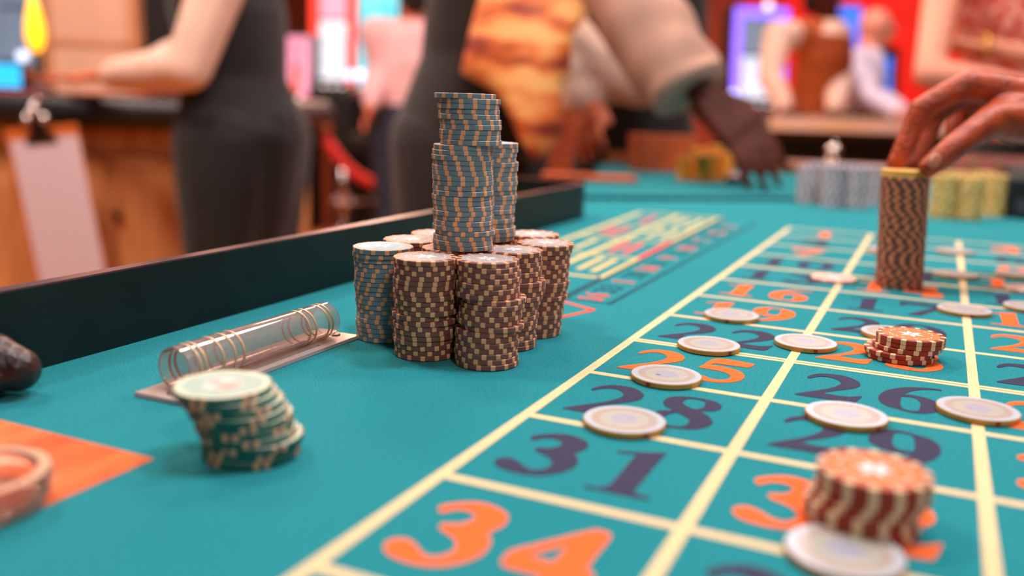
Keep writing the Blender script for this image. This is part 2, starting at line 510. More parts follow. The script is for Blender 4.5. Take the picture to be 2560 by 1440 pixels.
# red chevron
ap = un(1485, 775)
pline(ap[:2], un(1385, 748)[:2], 0.0042, PRED2, 'printed_chevron'); pline(ap[:2], un(1385, 797)[:2], 0.0042, PRED2, 'printed_chevron', LT * 1.3)
# orange wooden inlay at the corner
bm = bmesh.new(); box(bm, -0.262, -0.1145, -0.40, 0.0420, -0.002, 0.0006, 0.0003); obj('wooden_inlay', bm, WOODO, table)

# ------------------------------------------------------------------ people (bodies are one continuous surface, clothes are children)
SKIN_DARK = mat('skin_dark', '#46190a', 0.6, var=0.2, scale=30, spec=0.25)
SKIN_BROWN = mat('skin_brown', '#a83f18', 0.42, var=0.25, scale=70, bump=0.6, bscale=260, sss=0.06)
SKIN_WARM = mat('skin_warm', '#d4704a', 0.5, var=0.12, scale=30, sss=0.1)
SKIN_PINK = mat('skin_pink', '#dc937a', 0.5, var=0.1, scale=30, sss=0.1)
HAIRB = mat('hair_black', '#141010', 0.5)
SHIRT_ROSE = mat('shirt_rose', '#dcb8a6', 0.85, var=0.06, scale=20, bump=0.3, bscale=60)
SHIRT_TAN = mat('shirt_tan', '#b08876', 0.85, var=0.08, scale=14, bump=0.4, bscale=40)
SHIRT_WHITE = mat('shirt_white', '#d9cfe0', 0.85, var=0.05, scale=14)
SHIRT_PINK = mat('shirt_pink', '#e2b4b8', 0.85, var=0.08, scale=14)

def hand(bm, wrist, knuckle, tip, palm_n, spread=0.018, curl=0.35, thumb_side=1, rf=0.0085, s=1.0):
    if s > 1: spread *= 1.2 * s; rf *= 0.86 * s
    """palm, four fingers of different length and a thumb leaving the side of the palm"""
    wrist, knuckle, tip = Vector(wrist), Vector(knuckle), Vector(tip)
    d = (knuckle - wrist).normalized()
    palm_n = (Vector(palm_n) - d * Vector(palm_n).dot(d)).normalized()
    side = d.cross(palm_n).normalized() * thumb_side
    for k in (-1.4, -0.5, 0.5, 1.4):
        capsule(bm, wrist + side * k * 0.012 * s, 0.016 * s, knuckle + side * k * spread, 0.0125 * s)
    fl = tip - knuckle
    for k, l in zip((1.5, 0.5, -0.5, -1.5), (0.92, 1.0, 0.94, 0.74)):
        b = knuckle + side * k * spread * 0.95
        e = b + fl * l + side * k * 0.004
        mid = b + (e - b) * 0.45 - palm_n * curl * 0.03
        m2 = b + (e - b) * 0.75 - palm_n * curl * 0.022
        chain(bm, [(b, rf * 1.15), (mid, rf * 1.05), (m2, rf), (e, rf * 0.85)], 10)
    tb = wrist + d * (knuckle - wrist).length * 0.3 + side * 0.026
    t1 = tb + side * 0.026 + d * 0.028 + palm_n * 0.008
    t2 = t1 + d * 0.032 + palm_n * 0.012 + side * 0.004
    chain(bm, [(tb, 0.0165 * s), (t1, 0.0125 * s), (t2, 0.0095 * s)], 10)

def torso(bm, P, inflate=0.0, lo=0, hi=5):
    """P: dict with pelvis, waist, chest, neck points and side vector"""
    side = P['side'].normalized()
    hw = P.get('hipw', 1.0)
    pts = [(P['pelvis'] - Vector((0, 0, 0.07)), .150 * hw, .110 * hw), (P['pelvis'], .172 * hw, .125 * hw), (P['waist'], .140, .105),
           (P['chest'], .170, .122), (P['chest'].lerp(P['neck'], 0.62), .165, .095), (P['neck'], .075, .062)]
    s = P.get('s', 1.0)
    rings = []
    for (c, rs, rf) in pts[lo:hi + 1]:
        fwd = P['fwd'].normalized()
        rings.append(ering(c, side, fwd, rs * s + inflate, rf * s + inflate))
    # resample for smoothness
    out = []
    for i in range(len(rings) - 1):
        for k in range(4):
            t = k / 4
            tt = t * t * (3 - 2 * t)
            out.append([a.lerp(b, t).lerp(a.lerp(b, tt), 0.5) for a, b in zip(rings[i], rings[i + 1])])
    out.append(rings[-1])
    loft(bm, out)

def head(bm, c, face, up, s=1.0):
    c = Vector(c); face = Vector(face).normalized(); up = (Vector(up) - face * Vector(up).dot(face)).normalized()
    sd = face.cross(up).normalized()
    ellip(bm, c + up * 0.02 * s - face * 0.01 * s, sd * 0.076 * s, face * 0.095 * s, up * 0.098 * s)
    ellip(bm, c - up * 0.05 * s + face * 0.018 * s, sd * 0.058 * s, face * 0.068 * s, up * 0.072 * s)
    chain(bm, [(c + face * 0.086 * s + up * 0.018 * s, 0.010 * s), (c + face * 0.106 * s - up * 0.022 * s, 0.014 * s)], 10)   # nose
    for k in (-1, 1):
        ellip(bm, c + sd * 0.079 * k * s - up * 0.004 * s - face * 0.01 * s, sd * 0.010 * s, face * 0.020 * s, up * 0.033 * s, 10, 8)  # ears
        capsule(bm, c + sd * 0.018 * k * s + face * 0.082 * s + up * 0.033 * s, 0.009 * s, c + sd * 0.048 * k * s + face * 0.070 * s + up * 0.033 * s, 0.009 * s, 8)  # brow
    capsule(bm, c + sd * 0.02 * s + face * 0.083 * s - up * 0.056 * s, 0.009 * s, c - sd * 0.02 * s + face * 0.083 * s - up * 0.056 * s, 0.009 * s, 8)  # lips

def face_parts(root, c, face, up, s=1.0):
    c = Vector(c); face = Vector(face).normalized(); up = (Vector(up) - face * Vector(up).dot(face)).normalized()
    sd = face.cross(up).normalized()
    for k in (-1, 1):
        bm = bmesh.new()
        ellip(bm, c + sd * 0.033 * k * s + face * 0.078 * s + up * 0.012 * s, sd * 0.013 * s, face * 0.011 * s, up * 0.009 * s, 10, 8)
        obj('eye', bm, mat('eye_white', '#d8d0cc', 0.3), root, None, True)
        bm = bmesh.new()
        ellip(bm, c + sd * 0.033 * k * s + face * 0.086 * s + up * 0.012 * s, sd * 0.006 * s, face * 0.005 * s, up * 0.006 * s, 8, 6)
        obj('iris', bm, mat('iris_brown', '#2a1a12', 0.3), root, None, True)

def foot(bm, ankle, fwd, s=1.0, inf=0.0):
    a = Vector(ankle)
    capsule(bm, Vector((a.x, a.y, 0.038 + inf)) - fwd * 0.05, 0.036 + inf, Vector((a.x, a.y, 0.032 + inf)) + fwd * 0.15, 0.030 + inf)

def person(label, J, skin, clothes, voxel=0.010, hair=None, group=None):
    """J joints: pelvis waist chest neck head side fwd face; sh,el,wr,kn,tp (pairs); hp,ne,an (pairs)
       clothes: list of (name, kind, material)"""
    bm = bmesh.new()
    torso(bm, J)
    capsule(bm, J['chest'].lerp(J['neck'], .8), 0.07, J['neck'], 0.058)
    capsule(bm, J['neck'], 0.056, J['head'] - Vector((0, 0, 0.04)), 0.052)
    head(bm, J['head'], J['face'], Vector((0, 0, 1)))
    for i in range(2):
        sh, el, wr = J['sh'][i], J['el'][i], J['wr'][i]
        capsule(bm, J['chest'].lerp(J['neck'], 0.65), 0.07, sh, 0.062)
        chain(bm, [(sh, .060), (sh.lerp(el, .45), .052), (el, .041), (el.lerp(wr, .3), .042), (wr, .027)])
        hand(bm, wr, J['kn'][i], J['tp'][i], J['pn'][i], thumb_side=J['ts'][i], s=J.get('hs', 1.0))
        hp, ne, an = J['hp'][i], J['ne'][i], J['an'][i]
        chain(bm, [(hp, .090), (hp.lerp(ne, .5), .078), (ne, .057), (ne.lerp(an, .35), .056), (an, .038)])
        foot(bm, an, J['ffwd'])
    body = remesh('person', bm, voxel, skin)
    base = Vector((J['pelvis'].x, J['pelvis'].y, 0))
    rehome(body, base)
    tag(body, label, 'person', group)
    parts = []
    for name, kind, m in clothes:
        bm = bmesh.new()
        if kind == 'shirt':
            torso(bm, J, 0.016, 1, 5)
            for i in range(2):
                sh, el, wr = J['sh'][i], J['el'][i], J['wr'][i]
                capsule(bm, J['chest'].lerp(J['neck'], 0.6), 0.085, sh, 0.080)
                chain(bm, [(sh, .080), (sh.lerp(el, .5), .072), (el, .062), (el.lerp(wr, .5), .060), (el.lerp(wr, J.get('cuff', .9)), .046)] if 'slv' not in J else [(sh, .080), (sh.lerp(el, .5), .078), (el, .074 * J['slv']), (el.lerp(wr, .5), .070 * J['slv']), (el.lerp(wr, J.get('cuff', .9)), .050 * J['slv'])])
        elif kind == 'short_shirt':
            torso(bm, J, 0.016, 1, 5)
            for i in range(2):
                sh, el = J['sh'][i], J['el'][i]
                capsule(bm, J['chest'].lerp(J['neck'], 0.6), 0.085, sh, 0.080)
        elif kind == 'vest':
            torso(bm, J, 0.030, 1, 4)
            for i in range(2):
                c_ = J['chest'].lerp(J['neck'], 0.6)
                capsule(bm, c_, 0.100, c_.lerp(J['sh'][i], 0.6), 0.092)
        elif kind == 'trousers':
            torso(bm, J, 0.022, 0, 2)
            for i in range(2):
                hp, ne, an = J['hp'][i], J['ne'][i], J['an'][i]
                chain(bm, [(hp, .112), (hp.lerp(ne, .5), .098), (ne, .080), (an, .066)])
        elif kind == 'skirt':
            torso(bm, J, 0.026, 0, 2)
            for i in range(2):
                hp, ne, an = J['hp'][i], J['ne'][i], J['an'][i]
                chain(bm, [(hp + Vector((0, 0, .02)), .150), (hp.lerp(ne, .3), .142), (hp.lerp(ne, .7), .122), (ne, .108)])
            c0 = (J['hp'][0] + J['hp'][1]) / 2; c1 = (J['ne'][0] + J['ne'][1]) / 2
            chain(bm, [(c0 + Vector((0, 0, .03)), .185), (c0.lerp(c1, .4), .165), (c1, .115)])
        elif kind == 'shoes':
            for i in range(2):
                b2 = bmesh.new()
                foot(b2, J['an'][i], J['ffwd'], 1, 0.008)
                o = remesh('shoe', b2, 0.012, m, body)
                o.data.transform(Matrix.Translation(-base))
            bm.free()
            continue
        elif kind == 'hair':
            c, f = J['head'], J['face'].normalized()
            sd = f.cross(Vector((0, 0, 1))).normalized()
            ellip(bm, c + Vector((0, 0, 0.034)) - f * 0.026, sd * 0.086, f * 0.096, Vector((0, 0, 0.098)))
            ellip(bm, c - Vector((0, 0, 0.02)) - f * 0.052, sd * 0.074, f * 0.058, Vector((0, 0, 0.09)))
        o = remesh(name, bm, max(voxel, 0.010), m, body)
        o.data.transform(Matrix.Translation(-base))
        parts.append(o)
    # eyes
    before = set(bpy.data.objects)
    face_parts(body, J['head'], J['face'], Vector((0, 0, 1)))
    for o in set(bpy.data.objects) - before:
        o.data.transform(Matrix.Translation(-base))
    return body

def stance(pelvis, fwd, lean=0.0, lean_dir=None, spread=0.095, height=1.0, face=None):
    """default standing joints from the pelvis point; arms are filled in afterwards"""
    pelvis = Vector(pelvis); fwd = Vector((fwd[0], fwd[1], 0)).normalized()
    side = Vector((-fwd.y, fwd.x, 0))            # towards the person's left
    ld = Vector((lean_dir[0], lean_dir[1], 0)).normalized() if lean_dir else fwd
    def up(h):
        return pelvis + Vector((0, 0, h * math.cos(lean))) * height + ld * math.sin(lean) * h * height
    J = dict(pelvis=pelvis, waist=up(.17), chest=up(.36), neck=up(.57), head=up(.70), side=side, fwd=fwd, face=Vector(face) if face else fwd, ffwd=fwd)
    shc = up(.50)
    J['sh'] = [shc + side * .185 * height, shc - side * .185 * height]
    J['hp'] = [pelvis + side * spread - Vector((0, 0, .03)), pelvis - side * spread - Vector((0, 0, .03))]
    J['an'] = [Vector((pelvis.x, pelvis.y, .08)) + side * (spread + .02), Vector((pelvis.x, pelvis.y, .08)) - side * (spread + .02)]
    J['ne'] = [J['hp'][i].lerp(J['an'][i], .5) + fwd * .02 for i in range(2)]
    J['el'] = [s - Vector((0, 0, .29)) for s in J['sh']]
    J['wr'] = [e - Vector((0, 0, .24)) + fwd * .05 for e in J['el']]
    J['kn'] = [w - Vector((0, 0, .085)) for w in J['wr']]
    J['tp'] = [k - Vector((0, 0, .085)) for k in J['kn']]
    J['pn'] = [-side, side]
    J['ts'] = [1, -1]
    return J

def arm(J, i, sh=None, el=None, wr=None, kn=None, tp=None, pn=None, ts=None):
    for k, v in (('sh', sh), ('el', el), ('wr', wr), ('kn', kn), ('tp', tp), ('pn', pn), ('ts', ts)):
        if v is not None:
            J[k][i] = Vector(v) if k != 'ts' else v

RIGHT = ROT @ Vector((1, 0, 0))
RIGHT = Vector((RIGHT.x, RIGHT.y, 0)).normalized()      # to the right across the hall
AWAY = Vector((-RIGHT.y, RIGHT.x, 0))                    # deeper into the hall

# A: dealer in a black vest leaning over the red table
J = stance(at(612, 335, 2.78), -RIGHT * 0.9 + AWAY * 0.35, lean=0.10, lean_dir=(-RIGHT)[:2])
J['hipw'] = 1.22
arm(J, 0, sh=at(585, -150, 2.50), el=at(472, 172, 2.50), wr=at(268, 190, 2.80), kn=at(180, 196, 2.98), tp=at(95, 205, 3.08), pn=(0, 0, -1), ts=1)
arm(J, 1, el=at(520, 110, 3.0), wr=at(330, 190, 3.0), kn=at(255, 198, 3.0), tp=at(180, 205, 3.0), pn=(0, 0, -1), ts=-1)
pa = person('dealer in a black vest and rose blouse leaning on the red table, back turned', J, SKIN_WARM,
            [('blouse', 'shirt', SHIRT_ROSE), ('vest', 'vest', BLACKF), ('skirt', 'skirt', BLACKF), ('trousers', 'trousers', BLACKF), ('shoe', 'shoes', BLACK), ('hair', 'hair', HAIRB)])

# B: dealer in the gold brocade vest reaching over the felt
J = stance(at(1180, 325, 2.16), RIGHT * 0.55 - AWAY * 0.6, lean=0.22, lean_dir=(RIGHT - AWAY * 0.2)[:2], spread=0.105)
arm(J, 1, sh=at(1475, -165, 1.99), el=at(1590, 30, 1.93), wr=at(1768, 250, 1.85), kn=at(1856, 324, 1.808), tp=at(1934, 474, 1.772), pn=AWAY * 0.85 + Vector((0, 0, -0.5)), ts=1)
J['cuff'] = 0.6
arm(J, 0, sh=at(1300, -190, 2.35), el=at(1230, 60, 2.42), wr=at(1190, 190, 2.36), kn=at(1200, 235, 2.34), tp=at(1215, 280, 2.33), pn=(0, 0, -1), ts=1)
J['hs'] = 1.3
pb = person('dealer in a gold brocade vest reaching a dark hand down to the felt', J, SKIN_DARK,
            [('shirt', 'shirt', SHIRT_TAN), ('vest_back', 'vest', BROWNF), ('trousers', 'trousers', BROWNF), ('shoe', 'shoes', BLACK), ('hair', 'hair', HAIRB)], voxel=0.007)
gold = mat('gold_brocade', '#8a260a', 0.55, color2='#f4ac62', scale=11, detail=5, bump=0.4, bscale=90, stretch=(0.7, 0.7, 2.0), sheen=0.2, lo=0.36, hi=0.60)
for nd in gold.node_tree.nodes:
    if nd.type == 'VALTORGB':
        e_ = nd.color_ramp.elements.new(0.47); e_.color = lin('#dc6a22')
# wide turned-up sleeve with a cut cuff on the reaching arm
bm = bmesh.new()
pts = [at(1475, -165, 1.99), at(1530, -70, 1.96), at(1590, 30, 1.93), at(1650, 122, 1.90), at(1702, 195, 1.872), at(1728, 228, 1.86)]
rad = [.088, .090, .092, .090, .084, .080]
R_ = []
dd = (pts[-1] - pts[0]).normalized(); a_, b_ = frame(dd)
for q_ in range(31):
    t_ = q_ / 30 * (len(pts) - 1); k_ = min(int(t_), len(pts) - 2); fr_ = t_ - k_
    p_ = pts[k_].lerp(pts[k_ + 1], fr_); r_ = rad[k_] + (rad[k_ + 1] - rad[k_]) * fr_
    R_.append([p_ + (a_ * math.cos(2 * PI * i / 32) + b_ * math.sin(2 * PI * i / 32)) * r_ * (1 + 0.035 * math.sin(3 * 2 * PI * i / 32 + q_ * 0.55) + 0.03 * math.sin(q_ * 0.9 + 2 * math.cos(2 * PI * i / 32))) for i in range(32)])
loft(bm, R_)
o = obj('sleeve', bm, SHIRT_TAN, pb, None, True)
o.data.transform(Matrix.Translation(-pb.location))
# hanging brocade front, thick cloth with a belly
ol = [(1205, -260), (1470, -260), (1470, 40), (1432, 84), (1424, 190), (1402, 215), (1408, 345), (1336, 404), (1298, 345), (1262, 262), (1235, 228), (1152, 182), (1172, 90), (1196, 0)]
cx, cy = 1310, 70
bm = bmesh.new()
def gp(u, v, back):
    t = (u - 1150) / 320
    D = 1.925 - 0.03 * math.sin(PI * min(1, max(0, t))) + 0.0002 * abs(v - 120) * 0.4
    return at(u, v, D + back)
N = len(ol)
dense = [(a[0] + (b[0] - a[0]) * k / 4, a[1] + (b[1] - a[1]) * k / 4) for a, b in zip(ol, ol[1:] + ol[:1]) for k in range(4)]
rings_f, rings_b = [], []
for s in (1.0, 0.75, 0.5, 0.25):
    rings_f.append([bm.verts.new(gp(cx + (u - cx) * s, cy + (v - cy) * s, 0.0)) for u, v in dense])
    rings_b.append([bm.verts.new(gp(cx + (u - cx) * s, cy + (v - cy) * s, 0.012)) for u, v in dense])
cf, cb = bm.verts.new(gp(cx, cy, 0)), bm.verts.new(gp(cx, cy, 0.012))
n = len(dense)
for R_, c_ in ((rings_f, cf), (rings_b, cb)):
    for a, b in zip(R_, R_[1:]):
        for i in range(n):
            bm.faces.new((a[i], a[(i + 1) % n], b[(i + 1) % n], b[i]))
    for i in range(n):
        bm.faces.new((R_[-1][i], R_[-1][(i + 1) % n], c_))
for i in range(n):
    bm.faces.new((rings_f[0][i], rings_f[0][(i + 1) % n], rings_b[0][(i + 1) % n], rings_b[0][i]))
o = obj('vest_front', bm, gold, pb, None, True)
o.data.transform(Matrix.Translation(-pb.location))

# C: dealer behind B, rose sleeves, dark apron
J = stance(at(1585, 390, 2.80), -AWAY * 0.8 + RIGHT * 0.4, lean=0.18, lean_dir=(-AWAY)[:2])
arm(J, 1, sh=at(1450, -130, 2.62), el=at(1436, 130, 2.56), wr=at(1462, 262, 2.46), kn=at(1474, 330, 2.42), tp=at(1484, 398, 2.38), pn=(0.5, 0.2, -0.6), ts=1)
arm(J, 0, sh=at(1500, -80, 2.60), el=at(1478, 128, 2.52), wr=at(1622, 222, 2.40), kn=at(1700, 262, 2.36), tp=at(1790, 306, 2.32), pn=(0, 0, -1), ts=-1)
J['slv'] = 1.35; J['hs'] = 1.3; J['cuff'] = 0.85
pc = person('dealer with rolled rose sleeves and black trousers standing behind the gold vest', J, SKIN_WARM,
            [('shirt', 'shirt', SHIRT_ROSE), ('apron', 'vest', BLACKF), ('trousers', 'trousers', BLACKF), ('shoe', 'shoes', BLACK), ('hair', 'hair', HAIRB)], voxel=0.008)

# D: guest in pink shirt by the slot machines
J = stance(at(1030, 345, 4.6), RIGHT * -0.3 + AWAY, lean=0.0)
arm(J, 0, el=at(952, 170, 4.5), wr=at(925, 265, 4.4), kn=at(918, 300, 4.38), tp=at(912, 335, 4.36), pn=RIGHT, ts=1)
person('guest in a pale pink shirt and navy jeans facing the slot machines', J, SKIN_WARM,
       [('shirt', 'shirt', SHIRT_PINK), ('jeans', 'trousers', mat('denim', '#2a2f3e', 0.9, var=0.2, scale=60)), ('shoe', 'shoes', BLACK), ('hair', 'hair', HAIRB)], voxel=0.012)

# E: dealer in brown vest, white sleeves, at the far table
J = stance(at(2032, 315, 5.12), RIGHT * 0.6 - AWAY * 0.4, lean=0.08)
J['face'] = RIGHT * 0.8 - AWAY * 0.6
J['head'] = at(2058, -12, 4.95)
arm(J, 1, sh=at(1945, 90, 4.86), el=at(1925, 190, 4.75), wr=at(1965, 275, 4.6), kn=at(1990, 288, 4.55), tp=at(2020, 296, 4.5), pn=(0, 0, -1), ts=1)
arm(J, 0, el=at(2100, 200, 5.0), wr=at(2085, 280, 4.8), kn=at(2080, 292, 4.75), tp=at(2070, 297, 4.7), pn=(0, 0, -1), ts=-1)
person('dark haired dealer in a rust brown vest over white shirt at the far table', J, SKIN_DARK,
       [('shirt', 'shirt', mat('shirt_cream', '#d8b4a0', 0.85, var=0.06, scale=14)), ('vest', 'vest', mat('rust_fabric', '#a04a18', 0.8, var=0.25, scale=25)), ('trousers', 'trousers', BLACKF), ('shoe', 'shoes', BLACK), ('hair', 'hair', HAIRB)], voxel=0.012)

# F: bald man in white shirt
J = stance(at(2112, 345, 5.5), RIGHT * 1.0 - AWAY * 0.3, lean=0.20, lean_dir=RIGHT[:2], height=0.93)
J['head'] = at(2192, 72, 5.45)
J['neck'] = at(2170, 122, 5.46)
arm(J, 1, sh=at(2135, 160, 5.28), el=at(2175, 245, 5.12), wr=at(2250, 282, 4.8), kn=at(2285, 290, 4.75), tp=at(2315, 296, 4.7), pn=(0, 0, -1), ts=1)
arm(J, 0, sh=at(2150, 150, 5.62), el=at(2190, 240, 5.5), wr=at(2260, 280, 5.1), kn=at(2290, 288, 5.0), tp=at(2320, 294, 4.95), pn=(0, 0, -1), ts=-1)
person('bald man in a white long sleeved shirt bent over the far table', J, SKIN_PINK,
       [('shirt', 'shirt', SHIRT_WHITE), ('trousers', 'trousers', BLACKF), ('shoe', 'shoes', BLACK)], voxel=0.012)

# G: guest with bare arms folded on the far rim
J = stance(at(2540, 470, 3.0), -AWAY, lean=0.20, lean_dir=(-AWAY)[:2], height=0.95)
J['chest'] = at(2540, 60, 2.82); J['neck'] = at(2540, -190, 2.76); J['head'] = at(2540, -330, 2.70)
arm(J, 1, sh=at(2372, -110, 2.72), el=at(2322, 186, 2.52), wr=at(2520, 205, 2.46), kn=at(2600, 205, 2.44), tp=at(2680, 215, 2.44), pn=(0, 0, -1), ts=1)
arm(J, 0, sh=at(2710, -110, 2.72), el=at(2740, 180, 2.60), wr=at(2480, 122, 2.58), kn=at(2410, 112, 2.58), tp=at(2345, 116, 2.60), pn=(0, 0, -1), ts=-1)
lace = mat('red_lace', '#c83a2c', 0.8, color2='#e8b0a0', scale=45, detail=2, lo=0.45, hi=0.6)
pg = person('guest in a red and white lace top with bare arms folded', J, SKIN_PINK,
            [('lace_top', 'short_shirt', lace), ('trousers', 'trousers', BLACKF), ('shoe', 'shoes', BLACK), ('hair', 'hair', HAIRB)], voxel=0.009)
bm = bmesh.new()
w = at(2455, 118, 2.58); d = (at(2480, 122, 2.58) - at(2410, 112, 2.58)).normalized()
a, b = frame(d)
ring = [w + (a * math.cos(2 * PI * i / 24) + b * math.sin(2 * PI * i / 24)) * 0.036 for i in range(24)]
tube_path(bm, ring + [ring[0]], 0.007, 8)
o = obj('bracelet', bm, BRASS, pg, None, True)
o.data.transform(Matrix.Translation(-pg.location))

# ------------------------------------------------------------------ the near hand holding a stack
bm = bmesh.new()
def hp_(u, v, D, r): return (at(u, v, D), r)
chain(bm, [hp_(2425, 212, .822, .0135), hp_(2368, 236, .826, .0118), hp_(2303, 274, .830, .0112), hp_(2282, 318, .832, .0096), hp_(2262, 368, .834, .0100), hp_(2240, 412, .836, .0085)], 16)          # index
chain(bm, [hp_(2452, 212, .838, .0135), hp_(2392, 246, .848, .0115), hp_(2335, 284, .854, .0108), hp_(2318, 330, .856, .0096), hp_(2302, 372, .856, .0094), hp_(2284, 412, .854, .0082)], 16)        # middle
chain(bm, [hp_(2482, 216, .852, .0130), hp_(2440, 252, .864, .0110), hp_(2398, 282, .872, .0104), hp_(2388, 326, .870, .0092), hp_(2402, 356, .862, .0088), hp_(2420, 366, .856, .0080)], 16)         # ring, curled
chain(bm, [hp_(2512, 226, .866, .0120), hp_(2478, 262, .880, .0096), hp_(2446, 290, .886, .0090), hp_(2440, 324, .884, .0080), hp_(2456, 344, .876, .0074)], 16)                                      # little, curled
for (u, v, D) in ((2425, 212, .822), (2452, 212, .838), (2482, 216, .852), (2512, 226, .866)):
    capsule(bm, at(u, v, D), .0135, at(2650, 262 + (u - 2425) * 0.10, D + 0.004), .0200, 16)
chain(bm, [hp_(2600, 305, .815, .0190), hp_(2485, 300, .797, .0150), hp_(2436, 330, .789, .0118), hp_(2382, 370, .785, .0112), hp_(2350, 396, .785, .0102), hp_(2322, 418, .788, .0088)], 16)          # thumb
capsule(bm, at(2560, 270, .825), .020, at(2500, 285, .808), .0145)
capsule(bm, at(2600, 300, .83), .024, at(2540, 305, .835), .020)
chain(bm, [hp_(2650, 272, .842, .0270), hp_(2720, 270, .845, .0265), hp_(3000, 262, .86, .040), hp_(3300, 240, .88, .047)], 18)    # forearm
hnd = remesh('person_hand', bm, 0.0016, SKIN_BROWN, None, 6, 0.5)
rehome(hnd, at(2322, 440, .788))
tag(hnd, 'brown hand gripping the tall chip stack between thumb and fingertips', 'hand')
# skin creases
nt = SKIN_BROWN.node_tree
vo = nt.nodes.new('ShaderNodeTexVoronoi'); vo.feature = 'DISTANCE_TO_EDGE'; vo.inputs['Scale'].default_value = 95
tcn = nt.nodes.new('ShaderNodeTexCoord'); nzz = nt.nodes.new('ShaderNodeTexNoise'); nzz.inputs['Scale'].default_value = 60
vm = nt.nodes.new('ShaderNodeMixRGB'); vm.inputs['Fac'].default_value = 0.02
nt.links.new(tcn.outputs['Object'], nzz.inputs['Vector']); nt.links.new(tcn.outputs['Object'], vm.inputs['Color1']); nt.links.new(nzz.outputs['Color'], vm.inputs['Color2'])
nt.links.new(vm.outputs['Color'], vo.inputs['Vector'])
mr = nt.nodes.new('ShaderNodeMapRange'); mr.inputs['From Max'].default_value = 0.10
nt.links.new(vo.outputs['Distance'], mr.inputs['Value'])
bp2 = nt.nodes.new('ShaderNodeBump'); bp2.inputs['Strength'].default_value = 0.13; bp2.inputs['Distance'].default_value = 0.0012
nt.links.new(mr.outputs['Result'], bp2.inputs['Height'])
pr = nt.nodes['Principled BSDF']
old = pr.inputs['Normal'].links[0].from_socket
nt.links.new(old, bp2.inputs['Normal']); nt.links.new(bp2.outputs['Normal'], pr.inputs['Normal'])
# thumb nail
def nail(u, v, D, ax, ay, az, m):
    bm = bmesh.new()
    ellip(bm, at(u, v, D), ax, ay, az, 14, 8)
    o = obj('nail', bm, m, hnd, None, True)
    o.data.transform(Matrix.Translation(-hnd.location))
    return o
R3 = ROT @ Vector((1, 0, 0)); U3 = ROT @ Vector((0, 1, 0)); F3 = ROT @ Vector((0, 0, -1))
dth = (R3 * -0.77 - U3 * 0.62).normalized()
nail(2336, 401, .7762, dth * .0072, (dth.cross(F3)).normalized() * .0056, F3 * .0016, mat('nail_pink', '#c97a5e', 0.3, coat=0.3))
# sleeve at the elbow end of the forearm
bm = bmesh.new()
chain(bm, [hp_(3060, 258, .863, .052), hp_(3320, 238, .882, .062)], 18)
o = remesh('sleeve', bm, 0.006, SHIRT_ROSE, hnd, 3); o.data.transform(Matrix.Translation(-hnd.location))

# ------------------------------------------------------------------ hall furniture
CAMF = Matrix((( RIGHT.x, AWAY.x, 0, 0), (RIGHT.y, AWAY.y, 0, 0), (0, 0, 1, 0), (0, 0, 0, 1)))
YAW = math.atan2(RIGHT.y, RIGHT.x)

def floor_pt(u, D):
    p = at(u, 300, D); return Vector((p.x, p.y, 0))

def gaming_table(label, u0, u1, D, depth, ztop, feltm, base_u=None, panels=0, extra=None):
    """table facing us: felt top, padded rail, panelled base"""
    a, b = floor_pt(u0, D), floor_pt(u1, D)
    w = (b - a).length
    t = empty('gaming_table', a, YAW)
    tag(t, label, 'table')
    bm = bmesh.new(); box(bm, 0.03, w - 0.03, 0.05, depth - 0.03, ztop - 0.05, ztop + 0.001, 0.004); obj('felt_top', bm, feltm, t)
    bm = bmesh.new()
    tube_path(bm, [(0.0, depth, ztop - 0.056), (0, 0.06, ztop - 0.056), (0.015, 0.015, ztop - 0.056), (0.06, 0, ztop - 0.056), (w - 0.06, 0, ztop - 0.056), (w - 0.015, 0.015, ztop - 0.056), (w, 0.06, ztop - 0.056), (w, depth, ztop - 0.056)], 0.055, 14)
    obj('padded_rail', bm, BLACK, t, None, True)
    bm = bmesh.new(); box(bm, 0.06, w - 0.06, 0.09, depth - 0.05, 0.0, ztop - 0.06, 0.006); obj('base', bm, extra or WOODD, t)
    return t, w

t, w = gaming_table('red topped gaming table with a black padded rail and wooden cabinet base', -420, 640, 3.02, 1.1, 0.925, mat('red_felt', '#c8232a', 0.9, var=0.1, scale=300, sheen=0.3), extra=WOODP)
mpx = 3.02 / FPX
u2x = lambda u: (u + 420) / 1060 * w
for (ua, ub) in ((-140, 60), (75, 232), (250, 425), (440, 610)):
    bm = bmesh.new(); box(bm, u2x(ua), u2x(ub), 0.072, 0.089, 0.12, 0.72, 0.006); d = obj('door', bm, WOODP, t)
    bm = bmesh.new(); box(bm, u2x(ua) + 0.035, u2x(ub) - 0.035, 0.066, 0.071, 0.16, 0.68, 0.002); obj('door_panel', bm, WOODP, d)
    bm = bmesh.new(); lathe(bm, [(0.006, 0), (0.006, 0.012), (0.016, 0.018), (0.016, 0.026), (0.008, 0.03)], 16, Matrix.Translation((u2x(ua) + 0.018, 0.071, 0.52)) @ Matrix.Rotation(PI / 2, 4, 'X'))
    obj('knob', bm, mat('dark_bronze', '#3a2218', 0.4, metal=0.8), d, None, True)

